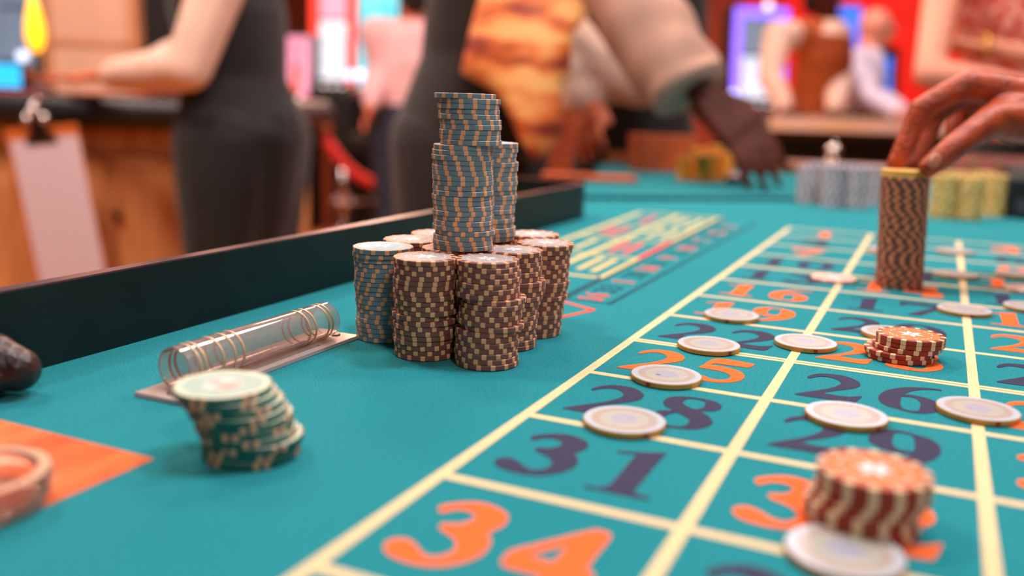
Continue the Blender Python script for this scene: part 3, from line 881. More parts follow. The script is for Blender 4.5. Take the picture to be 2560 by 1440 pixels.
# clipboard hanging on the rail
cb = empty('clipboard', at(100, 318, 2.90), YAW)
cb.rotation_euler = (math.radians(2), math.radians(-7), YAW)
tag(cb, 'brown clipboard with blank white paper hanging from the black padded rail', 'clipboard')
bm = bmesh.new(); box(bm, -0.118, 0.118, 0, 0.005, -0.62, 0.0, 0.002); obj('board', bm, mat('hardboard', '#c8682a', 0.6, var=0.12, scale=30), cb)
bm = bmesh.new(); box(bm, -0.104, 0.114, -0.003, -0.0005, -0.60, -0.035, 0.0004); obj('paper', bm, mat('paper', '#d6c6d0', 0.8), cb)
bm = bmesh.new()
R = [[Vector((-w_, -0.004 - d_, z)), Vector((w_, -0.004 - d_, z)), Vector((w_, -0.0035, z)), Vector((-w_, -0.0035, z))] for w_, d_, z in ((0.052, 0.004, -0.052), (0.046, 0.012, -0.036), (0.020, 0.018, -0.016), (0.014, 0.020, 0.030))]
loft(bm, R); cl = obj('clip', bm, mat('dark_metal', '#2a2a2c', 0.3, metal=0.8), cb)
for x, z in ((-0.024, 0.030), (0.030, 0.026), (0.0, 0.056)):
    bm = bmesh.new(); ellip(bm, (x, -0.022, z), Vector((0.017, 0, 0)), Vector((0, 0.017, 0)), Vector((0, 0, 0.017)), 14, 10); obj('knob', bm, CHROME, cl, None, True)
bm = bmesh.new(); tube_path(bm, [(0, -0.02, 0.05), (0, -0.01, 0.08), (0, 0.03, 0.09)], 0.004, 8); obj('hook', bm, CHROME, cb, None, True)

# lamps, panels and machines along the left
def on_floor_box(name, label, cat, u0, u1, D, dep, z0, z1, m, bev=0.01):
    a, b = floor_pt(u0, D), floor_pt(u1, D)
    o = empty(name, a, YAW)
    tag(o, label, cat)
    return o, (b - a).length

t, w = on_floor_box('partition', 'beige fabric partition screen with a tan edge behind the red table', 'partition', 120, 352, 4.5, .1, 0, 2.1, None)
bm = bmesh.new(); box(bm, 0.03, w - 0.04, 0.02, 0.08, 0.05, 2.1, 0.01); obj('panel', bm, mat('beige_fabric', '#d7ae92', 0.85, var=0.05, scale=8), t)
for x0, x1 in ((0, 0.03), (w - 0.04, w)):
    bm = bmesh.new(); box(bm, x0, x1, 0, 0.10, 0, 2.12, 0.005); obj('post', bm, mat('tan_wood', '#c48a62', 0.5, var=0.1, scale=10), t)
bm = bmesh.new(); box(bm, 0.031, w - 0.041, 0.01, 0.09, 1.15, 1.18, 0.004); obj('crossbar', bm, mat('tan_wood', '#c48a62'), t)
t, w = on_floor_box('pillar', 'black square pillar beside the beige partition', 'pillar', 356, 440, 4.6, .3, 0, 3, None)
bm = bmesh.new(); box(bm, 0, w, 0, 0.25, 0.1, 3.3, 0.01); obj('shaft', bm, BLACK, t)
bm = bmesh.new(); box(bm, -0.02, w + 0.02, -0.02, 0.27, 0, 0.1, 0.01); obj('plinth', bm, BLACK, t)

# teardrop lamp standing on the red table
lp = empty('table_lamp', at(96, 205, 3.55), YAW)
lp.location.z = 0.9265
tag(lp, 'small lamp with a glowing yellow teardrop shade on the red table', 'lamp')
bm = bmesh.new(); lathe(bm, [(0.06, 0), (0.06, 0.012), (0.02, 0.03), (0.012, 0.05), (0.012, 0.15)], 24); obj('base', bm, BLACK, lp, None, True)
bm = bmesh.new(); lathe(bm, [(0.012, 0.15), (0.026, 0.17), (0.035, 0.21), (0.032, 0.26), (0.020, 0.32), (0.008, 0.37)], 24); obj('shade', bm, mat('lamp_yellow', '#f0b020', 0.5, emit='#ffb410', estr=1.6), lp, None, True)
# little lit display lying on the red table
bm = bmesh.new()
sc = empty('table_display', at(-8, 228, 3.2), YAW + 0.3)
sc.location.z = 0.9265
tag(sc, 'small cyan lit display screen standing on the red table', 'display')
box(bm, -0.09, 0.09, 0, 0.02, 0, 0.10, 0.006); obj('housing', bm, BLACK, sc)
bm = bmesh.new(); box(bm, -0.08, 0.08, -0.002, -0.0003, 0.012, 0.092); obj('screen', bm, mat('screen_cyan', '#20b8e8', 0.3, emit='#30a8f0', estr=0.8), sc)

def slot_machine(label, u0, u1, D, ztop, zdeck, body, frame_m, scr_m, scr2_m, deck_m, knobs=None, lean=0.0):
    a, b = floor_pt(u0, D), floor_pt(u1, D)
    w = (b - a).length
    t = empty('slot_machine', a, YAW)
    tag(t, label, 'slot machine')
    bm = bmesh.new(); box(bm, 0, w, 0.12, 0.62, 0, zdeck - 0.06, 0.02); obj('pedestal', bm, body, t)
    bm = bmesh.new()
    R = []
    for k in range(9):                                     # curved upper cabinet
        z = zdeck + (ztop - zdeck) * k / 8
        y = 0.16 + 0.10 * math.sin(PI / 2 * k / 8)
        R.append([Vector((0, y, z)), Vector((w, y, z)), Vector((w, 0.62, z)), Vector((0, 0.62, z))])
    loft(bm, R); obj('cabinet', bm, body, t, None, False)
    def curved(x0, x1, z0, z1, dy):
        bm = bmesh.new(); R = []
        for k in range(7):
            z = z0 + (z1 - z0) * k / 6
            y = 0.16 + 0.10 * math.sin(PI / 2 * (z - zdeck) / (ztop - zdeck)) - dy
            R.append([Vector((x0, y - 0.008, z)), Vector((x1, y - 0.008, z)), Vector((x1, y + 0.004, z)), Vector((x0, y + 0.004, z))])
        loft(bm, R); return bm
    for x0, x1 in ((0.0, 0.06), (w - 0.06, w)):
        obj('side_light', curved(x0, x1, zdeck + 0.02, ztop - 0.02, 0.006), frame_m, t)
    obj('side_light', curved(0.061, w - 0.061, ztop - 0.09, ztop - 0.02, 0.006), frame_m, t)
    zm = zdeck + (ztop - zdeck) * 0.5
    obj('screen', curved(0.07, w - 0.07, zdeck + 0.05, zm - 0.01, 0.006), scr_m, t)
    obj('screen', curved(0.07, w - 0.07, zm + 0.01, ztop - 0.10, 0.006), scr2_m, t)
    bm = bmesh.new(); box(bm, -0.01, w + 0.01, -0.06, 0.14, zdeck - 0.055, zdeck - 0.005, 0.015); dk = obj('button_deck', bm, deck_m, t)
    for k in range(4):
        bm = bmesh.new(); lathe(bm, [(0.022, 0), (0.022, 0.01), (0.015, 0.016)], 14, Matrix.Translation((w * (0.2 + 0.2 * k), 0.02, zdeck - 0.0045))); obj('button', bm, mat('button_white', '#e8e8f0', 0.4, emit='#ffffff', estr=0.6), dk, None, True)
    if knobs:
        for x, z in knobs:
            bm = bmesh.new(); ellip(bm, (x, 0.10, z), Vector((0.03, 0, 0)), Vector((0, 0.03, 0)), Vector((0, 0, 0.03)), 14, 10)
            obj('knob_light', bm, mat('cap_light', '#dfe8ff', 0.2, emit='#cfe0ff', estr=1.6), t, None, True)  # round knob that is itself a small light
    return t

E_RED = mat('glow_red', '#e03020', 0.4, emit='#ff4028', estr=0.7)
E_CYAN = mat('glow_cyan', '#20a8c8', 0.4, color2='#70d8e8', scale=6, emit='#48c0d8', estr=0.7)
E_WHITE = mat('glow_white', '#9fb8d8', 0.4, color2='#e8f0ff', scale=7, emit='#cfe2fa', estr=0.55)
E_PINK = mat('glow_pink', '#e090b0', 0.4, emit='#f0a0c0', estr=0.6)
E_PURP = mat('glow_purple', '#8060f0', 0.4, emit='#8868ff', estr=1.4)
E_BLUE = mat('glow_blue', '#1850e0', 0.4, emit='#3a80f0', estr=0.8)
E_ORNG = mat('glow_orange', '#e05a20', 0.4, emit='#f06028', estr=0.55)
S_GREY = mat('glow_grey', '#5a6878', 0.4, emit='#8898b0', estr=0.5)
DECK = mat('deck_mauve', '#b07a80', 0.4)
slot_machine('slot machine with red side lights and a white lower screen', 762, 878, 6.4, 1.95, 1.02, BLACK, E_RED, E_WHITE, E_PINK, BLACK, ((0.02, 1.11), (0.30, 1.10)))
slot_machine('slot machine with cyan side lights next to the red lit one', 884, 985, 6.5, 1.95, 1.02, BLACK, E_CYAN, E_WHITE, E_CYAN, DECK, ((0.03, 1.11),))
slot_machine('low slot machine with an orange screen and pink top', 692, 758, 6.0, 1.36, 0.93, BLACK, E_PINK, E_ORNG, E_PINK, DECK)
slot_machine('slot machine outlined in purple lights with white screen', 1838, 1975, 6.6, 1.70, 0.98, BLACK, E_PURP, E_WHITE, S_GREY, BLACK, ((0.2, 1.68), (0.0, 1.05)))
slot_machine('slot machine with blue screens under the red wall', 2192, 2258, 8.6, 1.58, 1.02, BLACK, BLACK, E_BLUE, E_BLUE, BLACK)
slot_machine('slot machine with pale blue screens between the dealer and the bald man', 2096, 2152, 8.4, 1.93, 1.10, BLACK, E_BLUE, E_WHITE, E_BLUE, BLACK)
slot_machine('slot machine with grey violet screen at the left wall', -60, 70, 5.2, 1.75, 1.05, BLACK, S_GREY, S_GREY, S_GREY, WOODD, ((0.24, 1.12),))

# bar stools
def stool(u, D, label):
    t = empty('bar_stool', floor_pt(u, D))
    tag(t, label, 'stool')
    bm = bmesh.new(); lathe(bm, [(0.145, 0), (0.145, 0.015), (0.05, 0.04), (0.03, 0.06)], 28); obj('base', bm, CHROME, t, None, True)
    bm = bmesh.new(); lathe(bm, [(0.025, 0.06), (0.025, 0.62)], 18); obj('column', bm, CHROME, t, None, True)
    bm = bmesh.new()
    ring = [Vector((0.13 * math.cos(2 * PI * i / 28), 0.13 * math.sin(2 * PI * i / 28), 0.27)) for i in range(29)]
    tube_path(bm, ring, 0.012, 8); fr = obj('footring', bm, CHROME, t, None, True)
    bm = bmesh.new(); capsule(bm, (-0.12, 0, 0.27), 0.010, (0.12, 0, 0.27), 0.010); obj('spoke', bm, CHROME, fr, None, True)
    bm = bmesh.new(); lathe(bm, [(0.12, 0.62), (0.145, 0.64), (0.145, 0.70), (0.12, 0.72)], 28); obj('seat', bm, BLACKF, t, None, True)
    bm = bmesh.new(); R = []
    for k in range(5):
        z = 0.70 + 0.28 * k / 4
        R.append([Vector((0.145 * math.cos(q) * (1 + .1 * k / 4), 0.145 * math.sin(q) * (1 + .1 * k / 4), z)) for q in [PI * 1.15 + PI * 0.7 * j / 10 for j in range(11)]] +
                 [Vector((0.125 * math.cos(q) * (1 + .1 * k / 4), 0.125 * math.sin(q) * (1 + .1 * k / 4), z)) for q in [PI * 1.15 + PI * 0.7 * j / 10 for j in range(10, -1, -1)]])
    loft(bm, R); obj('backrest', bm, BLACKF, t, None, True)
stool(855, 6.0, 'black bar stool with chrome column in front of the red lit slot machine')
stool(968, 6.1, 'black bar stool with chrome column in front of the cyan lit slot machine')
# red rope with two brass hooks between posts
rp = empty('rope_barrier', floor_pt(815, 5.4))
tag(rp, 'red velvet rope hanging between two brass posts on the orange carpet', 'barrier')
pA, pB = floor_pt(815, 5.4) - rp.location, floor_pt(1130, 5.5) - rp.location
for q in (pA, pB):
    bm = bmesh.new(); lathe(bm, [(0.15, 0), (0.15, 0.02), (0.03, 0.05), (0.022, 0.08), (0.022, 0.72), (0.04, 0.74), (0.045, 0.77), (0.02, 0.80)], 24, Matrix.Translation(q)); obj('post', bm, mat('copper_post', '#8a4a30', 0.35, metal=0.6), rp, None, True)
bm = bmesh.new()
pts = []
for k in range(21):
    f_ = k / 20
    pts.append(pA.lerp(pB, f_) + Vector((0, 0, 0.70 - 0.32 * 4 * f_ * (1 - f_) * (1 - 0.15 * math.sin(PI * f_)))))
tube_path(bm, pts, 0.030, 12); obj('rope', bm, mat('rope_red', '#d8140e', 0.7, var=0.15, scale=80, sheen=0.4), rp, None, True)

# far table with pale rail where E and F stand
t, w = gaming_table('far dark gaming table with a pale pink edge behind the silver chips', 1905, 2420, 4.15, 0.75, 0.915, mat('mauve_felt', '#c8909a', 0.8, color2='#e0a85a', scale=3), extra=BLACK)
bm = bmesh.new(); box(bm, 0.02, w - 0.02, -0.062, -0.056, 0.855, 0.905, 0.002); obj('edge_strip', bm, mat('strip_pink', '#ecc4c2', 0.4, color2='#f0bc70', scale=2), t)

# things standing on the far end of the roulette table
def tpt(u, v, z=0.0):
    p = un(u, v, z); return Vector((p.x, p.y, TZ + z))
bx = empty('chip_box', tpt(1590, 428), YAW + 0.1)
tag(bx, 'open orange wooden chip box standing near the yellow chips', 'box')
ow = mat('box_wood', '#c85a2c', 0.5, var=0.15, scale=20)
for nm, q in (('side', (0, .008, 0, .10, 0, .088)), ('side', (.142, .15, 0, .10, 0, .088)), ('front', (.0085, .1415, 0, .008, 0, .088)), ('back', (.0085, .1415, .092, .10, 0, .088)), ('bottom', (.0085, .1415, .0085, .0915, 0, .008))):
    bm = bmesh.new(); box(bm, *q, 0.0012); obj(nm, bm, ow, bx)
pd = empty('wooden_rake', tpt(1470, 452), 0.5)
tag(pd, 'orange wooden rake lying flat at the edge of the felt', 'rake')
bm = bmesh.new(); box(bm, 0.0, 0.10, -0.03, 0.03, 0.0, 0.012, 0.003); obj('blade', bm, ow, pd)
bm = bmesh.new(); capsule(bm, (-0.09, 0.005, 0.009), 0.008, (0.0, 0.0, 0.009), 0.008); obj('handle', bm, ow, pd, None, True)
pk = empty('marker_puck', tpt(1842, 458))
tag(pk, 'flat black puck with pink top beside the yellow chips', 'marker')
bm = bmesh.new(); lathe(bm, [(0.024, 0), (0.026, 0.003), (0.026, 0.010), (0.024, 0.013)], 28); obj('body', bm, BLACK, pk, None, False)
bm = bmesh.new(); lathe(bm, [(0.022, 0.0131), (0.022, 0.016), (0.018, 0.019)], 28); obj('top', bm, mat('puck_pink', '#e0a0a0', 0.4), pk, None, False)
ch = empty('chrome_bell', tpt(2082, 404, 0.03))
tag(ch, 'small chrome bell on a stem on the table rim', 'bell')
bm = bmesh.new(); lathe(bm, [(0.022, 0.0), (0.022, 0.004), (0.006, 0.010), (0.006, 0.024)], 24); obj('stem', bm, CHROME, ch, None, True)
bm = bmesh.new(); lathe(bm, [(0.020, 0.024), (0.019, 0.034), (0.013, 0.043), (0.004, 0.047)], 24); dome = obj('dome', bm, CHROME, ch, None, True)
bm = bmesh.new(); ellip(bm, (0, 0, 0.051), Vector((.005, 0, 0)), Vector((0, .005, 0)), Vector((0, 0, .005)), 10, 8); obj('button', bm, CHROME, dome, None, True)
kb = empty('card_shoe', tpt(2512, 545), 0.0)
tag(kb, 'black box shaped card holder standing beside the gold chips', 'card holder')
bm = bmesh.new(); R = [[Vector((0, y, 0)), Vector((.09, y, 0)), Vector((.09, y, h)), Vector((0, y, h))] for y, h in ((0, .060), (.02, .075), (.14, .080), (.16, .06))]
loft(bm, R); obj('body', bm, BLACK, kb)
bm = bmesh.new(); box(bm, .012, .078, -.006, -.0005, .008, .03, .001); obj('lip', bm, mat('lip_grey', '#3a3c40', 0.4), kb)
tr_ = empty('chip_tray', (0.19, 1.98, TZ), 0.05)
tag(tr_, 'long olive brown chip tray behind the gold chips', 'tray')
olive = mat('olive_tray', '#6a5230', 0.5, color2='#8a6a44', scale=12)
bm = bmesh.new(); box(bm, 0, .26, 0, .12, 0, .012, .002); obj('bottom', bm, olive, tr_)
for k in range(6):
    bm = bmesh.new(); box(bm, .05 * k, .05 * k + .008, 0.0005, .1195, .0125, .062, .001); obj('divider', bm, olive, tr_)
bm = bmesh.new(); box(bm, 0, .26, .1205, .128, 0, .07, .001); obj('back', bm, mat('tray_pink', '#b06a60', 0.5), tr_)

# ------------------------------------------------------------------ objects on the near felt
# clear tube on a slotted plate
TUBE_X, TY0, TY1, TR = -0.1725, 0.112, 0.2415, 0.0112
tb = empty('acrylic_tube', (TUBE_X, (TY0 + TY1) / 2, TZ))
tag(tb, 'clear acrylic tube with gold rings mounted on a slotted clear plate', 'tube holder')
ACR = mat('acrylic', '#f4e2dc', 0.06, trans=0.86, ior=1.45, spec=0.8)
ACRP = mat('acrylic_plate', '#e8cfc8', 0.15, trans=0.45, ior=1.45, spec=0.7)
RINGM = mat('tube_ring', '#c9a27c', 0.35, spec=0.6)
hl = (TY1 - TY0) / 2
bm = bmesh.new()
n = 40
prof = [(TR, -hl), (TR, hl), (TR - 0.0011, hl), (TR - 0.0011, -hl)]
M = Matrix.Translation((0, 0, 0.0024 + TR)) @ Matrix.Rotation(-PI / 2, 4, 'X')
for k in range(4):                       # outer wall, end, inner wall, end: each strip with its own normals
    (r0, z0), (r1, z1) = prof[k], prof[(k + 1) % 4]
    a, b = [[bm.verts.new(M @ Vector((r_ * math.cos(2 * PI * i / n), r_ * math.sin(2 * PI * i / n), z_))) for i in range(n)] for r_, z_ in ((r0, z0), (r1, z1))]
    for i in range(n):
        bm.faces.new((a[i], a[(i + 1) % n], b[(i + 1) % n], b[i]))
me = bpy.data.meshes.new('tube'); bm.to_mesh(me); bm.free()
link('tube', me, ACR, tb, None, True)
for y in (-hl + 0.0075, -hl + 0.0115, -hl + 0.0245, -hl + 0.0335, -hl + 0.0405, hl - 0.0075, hl - 0.0115, hl - 0.0245, hl - 0.0305):
    bm = bmesh.new()
    rg = [Vector(((TR + 0.00015) * math.cos(2 * PI * i / 40), y, 0.0024 + TR + (TR + 0.00015) * math.sin(2 * PI * i / 40))) for i in range(41)]
    R = []
    for p in rg:
        c = Vector((0, y, 0.0024 + TR)); d = (p - c).normalized()
        R.append([c + d * (TR + 0.0003) + Vector((0, -0.0008, 0)), c + d * (TR + 0.0003) + Vector((0, 0.0008, 0)), c + d * (TR - 0.0001) + Vector((0, 0.0008, 0)), c + d * (TR - 0.0001) + Vector((0, -0.0008, 0))])
    loft(bm, R); obj('ring', bm, RINGM, tb, None, False)
bm = bmesh.new()
PX0, PX1 = -0.1865 - TUBE_X, -0.1560 - TUBE_X
PY0, PY1 = 0.0985 - (TY0 + TY1) / 2, 0.2545 - (TY0 + TY1) / 2
SX0, SX1, SY0, SY1 = 0.0085, 0.0110, -0.052, 0.045
for q in ((PX0, SX0, PY0, PY1), (SX1, PX1, PY0, PY1), (SX0, SX1, PY0, SY0), (SX0, SX1, SY1, PY1)):
    box(bm, q[0], q[1], q[2], q[3], 0.0003, 0.0024)
obj('plate', bm, ACRP, tb)
for x, y in ((0.004, PY0 + 0.008), (0.004, PY1 - 0.008)):
    bm = bmesh.new(); lathe(bm, [(0.0030, 0.0024), (0.0030, 0.0030), (0.0022, 0.0034)], 18, Matrix.Translation((x, y, 0))); obj('screw', bm, mat('screw_steel', '#4a3a36', 0.3, metal=0.9), tb)

# leather pouch
bm = bmesh.new()
for k, (x, r) in enumerate(((-0.29, 0.013), (-0.262, 0.0155), (-0.240, 0.0140))):
    pass
chain(bm, [(Vector((-0.36, 0.020, 0.019)), 0.018), (Vector((-0.30, 0.045, 0.0185)), 0.0180), (Vector((-0.250, 0.066, 0.0165)), 0.0155), (Vector((-0.2370, 0.071, 0.0135)), 0.0115)], 24)
chain(bm, [(Vector((-0.36, 0.003, 0.012)), 0.0115), (Vector((-0.29, 0.033, 0.012)), 0.0115), (Vector((-0.243, 0.060, 0.0105)), 0.0095)], 24)
pch = remesh('leather_pouch', bm, 0.0012, mat('brown_leather', '#3a201a', 0.38, color2='#1c1211', scale=60, bump=0.9, bscale=160, spec=0.6), None, 6)
pch.data.transform(Matrix.Translation((0.2445, -0.066, 0))); pch.location = (-0.2445 + 0.0, 0.066, TZ + 0.0002)
tag(pch, 'wrinkled dark brown leather pouch lying next to the rail', 'pouch')

# glass ashtray on the orange wood
ac = un(-66, 1183, 0.0137)
gl = empty('glass_dish', (ac.x, ac.y, TZ + 0.0007))
tag(gl, 'round clear glass dish standing on the orange wood inlay', 'dish')
bm = bmesh.new(); RG = 0.0262
prof = [(RG - 0.007, 0.0), (RG - 0.0015, 0.0015), (RG, 0.006), (RG, 0.0115), (RG - 0.0012, 0.0132), (RG - 0.0042, 0.0136), (RG - 0.0058, 0.0125), (RG - 0.0075, 0.0050), (RG - 0.010, 0.0036)]
lathe(bm, prof, 48); obj('bowl', bm, mat('dish_glass', '#f6e2d4', 0.02, trans=0.92, ior=1.5), gl, None, True)
bm = bmesh.new(); lathe(bm, [(RG - 0.0048, 0.01365), (RG - 0.0020, 0.0139), (RG - 0.0006, 0.0136)], 48, None, False); obj('rim_glint_ring', bm, mat('rim_glint', '#e8b898', 0.12, spec=1.0, coat=0.5), gl, None, True)  # opaque pale ring: glint of the glass rim put into colour

# ------------------------------------------------------------------ chips
CT = 0.00305                   # chip thickness
PITCH = 0.00310
def chip_mesh(r, t=CT, n=48):
    bm = bmesh.new()
    b = 0.00035
    lathe(bm, [(r - b, 0), (r, b), (r, t - b), (r - b, t), (r * 0.72, t), (r * 0.715, t - 0.0001)], n)
    return bm
def spots_mesh(r, count, half, t=CT, face=0.0032, proud=0.00006, seg=3, zlo=0.0, zhi=1.0):
    bm = bmesh.new()
    b = 0.00030
    for k in range(count):
        a0 = 2 * PI * k / count
        R = []
        for s in range(seg + 1):
            a = a0 - half + 2 * half * s / seg
            c, sn = math.cos(a), math.sin(a)
            pr = [(r - face, t + proud), (r - b, t + proud), (r + proud, t - b), (r + proud, b), (r - b, -0.00001), (r - face, 0.0004)]
            R.append([Vector((q * c, q * sn, z)) for q, z in pr])
        loft(bm, R)
    return bm
def star_mesh(r, t=CT, rays=6):
    """six kite petals and a ring of dashes"""
    bm = bmesh.new()
    z0, z1 = t - 0.00015, t + 0.00010
    def poly(pts):
        lo = [bm.verts.new((x, y, z0)) for x, y in pts]; hi = [bm.verts.new((x, y, z1)) for x, y in pts]
        bm.faces.new(hi); bm.faces.new(list(reversed(lo)))
        m = len(pts)
        for i in range(m):
            bm.faces.new((lo[i], lo[(i + 1) % m], hi[(i + 1) % m], hi[i]))
    for k in range(rays):
        a = 2 * PI * k / rays
        def P(q, d): return (q * math.cos(a) - d * math.sin(a), q * math.sin(a) + d * math.cos(a))
        poly([P(r * .03, 0), P(r * .17, -r * .085), P(r * .40, 0), P(r * .17, r * .085)])
    for k in range(20):
        if k % 5 == 4: continue
        a = 2 * PI * k / 20
        def P(q, d): return (q * math.cos(a) - d * math.sin(a), q * math.sin(a) + d * math.cos(a))
        poly([P(r * .60, -r * .055), P(r * .64, -r * .055), P(r * .64, r * .055), P(r * .60, r * .055)])
    return bm
def to_mesh(bm, name, m, smooth=False):
    bmesh.ops.recalc_face_normals(bm, faces=bm.faces)
    me = bpy.data.meshes.new(name); bm.to_mesh(me); bm.free()
    me.materials.append(m)
    return me

PEACH = mat('spot_peach', '#eeaa7c', 0.6, var=0.08, scale=400)
CREAM = mat('spot_cream', '#e2c49c', 0.6)
STAR = mat('star_white', '#dcdde2', 0.5)
KIND = {}
def kind(key, r, body, spot, count, half, star=STAR, face=0.0032):
    KIND[key] = dict(body=to_mesh(chip_mesh(r), 'casino_chip', body), spots=to_mesh(spots_mesh(r, count, half, face=face), 'edge_spots', spot) if spot else None,
                     star=to_mesh(star_mesh(r), 'star_print', star) if star else None, r=r)
RB = 0.0191
FACE = {}
kind('brown', RB, mat('chip_brown', '#7e4d42', 0.45, var=0.06, scale=300, spec=0.55), PEACH, 14, math.radians(4.1))
kind('blue', RB, mat('chip_blue', '#74868f', 0.45, var=0.06, scale=300, spec=0.55), PEACH, 14, math.radians(4.1))
kind('orange', 0.0207, mat('chip_rust', '#93331f', 0.42, var=0.06, scale=300, spec=0.4), CREAM, 14, math.radians(4.4))
kind('tan', 0.0203, mat('chip_umber', '#6e463c', 0.5, var=0.06, scale=300), mat('spot_salmon', '#df8f64', 0.6), 14, math.radians(4.6))
kind('yellow', 0.0198, mat('chip_yellow', '#e8b458', 0.5, var=0.04, scale=300), None, 0, 0, None)
kind('silver', 0.0195, mat('chip_silver', '#a29aa6', 0.5, color2='#525a62', scale=260), mat('spot_pearl', '#e2d0d2', 0.5), 10, math.radians(7), None)
kind('gold', 0.0195, mat('chip_gold', '#a87c30', 0.5, color2='#dcb058', scale=260), mat('spot_straw', '#ecd08c', 0.5), 8, math.radians(9), None)
kind('amber', 0.0195, mat('chip_amber', '#ec7a10', 0.5, color2='#fb9f2c', scale=200), mat('spot_lemon', '#ffb44a', 0.5), 8, math.radians(9), None)
kind('green', 0.0207, mat('chip_green', '#0c5a50', 0.45, var=0.08, scale=300, spec=0.5), mat('spot_sand', '#d8a880', 0.55), 6, math.radians(9), None, 0.0012)

def _ring_disc_doc(): pass
def ring_disc(r0, r1, z, n=40):
    """thin flat ring (r0 may be 0)"""
    bm = bmesh.new()
    if r0 > 0:
        R = [[bm.verts.new((q * math.cos(2 * PI * i / n), q * math.sin(2 * PI * i / n), zz)) for i in range(n)] for q, zz in ((r0, z - 0.0001), (r0, z), (r1, z), (r1, z - 0.0001))]
        for k in range(3):
            for i in range(n):
                bm.faces.new((R[k][i], R[k][(i + 1) % n], R[k + 1][(i + 1) % n], R[k + 1][i]))
    else:
        lathe(bm, [(r1, z - 0.0001), (r1, z)], n)
    return bm

GREENR = to_mesh(ring_disc(0.0172, 0.0203, CT + 0.00006), 'face_border', mat('chip_pale', '#cdd2b8', 0.5))
GREENI = to_mesh(ring_disc(0.0, 0.0172, CT + 0.00004), 'face_disc', mat('chip_inlay', '#9fb8ae', 0.5, var=0.1, scale=200))
GREENC = to_mesh(ring_disc(0.0, 0.0080, CT + 0.00012), 'face_emblem', mat('chip_rose', '#cf8f82', 0.5, color2='#e8d8d0', scale=130))
DOTS = to_mesh(spots_mesh(0.0207, 6, math.radians(2.6), face=0.0010, proud=0.00014), 'spot_core', mat('spot_core', '#3a3a44', 0.5))

FACE['brown'] = to_mesh(ring_disc(0, RB - 0.0034, CT + 0.00003), 'face_disc', mat('lit_taupe', '#a89c98', 0.6, spec=0.3, var=0.04, scale=200))  # paler discs on top chips: gloss and light from above put into colour
FACE['blue'] = to_mesh(ring_disc(0, RB - 0.0034, CT + 0.00003), 'face_disc', mat('lit_sky', '#9ec0d0', 0.6, spec=0.3, var=0.04, scale=200))
FACE['orange'] = to_mesh(ring_disc(0, 0.0207 - 0.0034, CT + 0.00003), 'face_disc', mat('lit_apricot', '#cc7440', 0.6, spec=0.3, var=0.04, scale=200))
ALLCHIPS = []
def chip(k, p, rz, label, group=None, top=False, spots=True):
    K = KIND[k]
    o = link('casino_chip', K['body'])
    o.location = p
    o.rotation_euler = (0, 0, rz)
    tag(o, label, 'chip', group)
    if spots and K['spots'] is not None:
        link('edge_spots', K['spots'], None, o)
    if top and K['star'] is not None:
        link('star_print', K['star'], None, o)
    if top and k in FACE:
        link('face_disc', FACE[k], None, o)
    if k == 'green':
        link('spot_core', DOTS, None, o)
        link('face_border', GREENR, None, o)
        if top:
            link('face_disc', GREENI, None, o); link('face_emblem', GREENC, None, o)
    ALLCHIPS.append(o)
    return o

RP = RIGHT
ONES = 'first second third fourth fifth sixth seventh eighth ninth tenth eleventh twelfth thirteenth fourteenth fifteenth sixteenth seventeenth eighteenth nineteenth'.split()
def ordinal(i):
    if i < 20: return ONES[i - 1]
    return ('twentieth', 'thirtieth')[i // 10 - 2] if i % 10 == 0 else ('twenty-', 'thirty-')[i // 10 - 2] + ONES[i % 10 - 1]
def joined(name, k, places, label, cat='chips', spots=True):
    """far or buried chips that cannot be picked apart: one object of kind stuff"""
    K = KIND[k]; bm = bmesh.new(); mats = [K['body'].materials[0]] + ([K['spots'].materials[0]] if K['spots'] else [])
    for (x, y, z, rz) in places:
        M = Matrix.Translation((x, y, z)) @ Matrix.Rotation(rz, 4, 'Z')
        for mi, me in enumerate([K['body']] + ([K['spots']] if K['spots'] and spots else [])):
            nv, nf = len(bm.verts), len(bm.faces)
            bm.from_mesh(me)
            bm.verts.ensure_lookup_table(); bm.faces.ensure_lookup_table()
            bmesh.ops.transform(bm, matrix=M, verts=bm.verts[nv:])
            for f_ in bm.faces[nf:]: f_.material_index = mi
    me = bpy.data.meshes.new(name); bm.to_mesh(me); bm.free()
    o = link(name, me, mats)
    c = Vector((places[0][0], places[0][1], TZ)); me.transform(Matrix.Translation(-c)); o.location = c
    return tag(o, label, cat, None, 'stuff')
def stack(k, base, top, n, what, toplabel, group, z0=0.00035, jit=0.0005, bumps=None, fr=None, spots=True, rot=0.25):
    """n chips from base to top (x,y on the felt); bumps {index: metres to the right}"""
    a = random.uniform(0, 6.28)
    for i in range(n):
        f_ = (fr[i] if fr else i / max(1, n - 1))
        x = base[0] + (top[0] - base[0]) * f_ + random.uniform(-jit, jit)
        y = base[1] + (top[1] - base[1]) * f_ + random.uniform(-jit, jit)
        if bumps and i in bumps:
            x += RP.x * bumps[i]; y += RP.y * bumps[i]
        a += random.uniform(-rot, rot)
        last = i == n - 1
        lb = toplabel if (last and toplabel) else what.replace('@', ordinal(i + 1))
        chip(k, (x, y, TZ + z0 + i * PITCH), a, lb, group, last, spots)

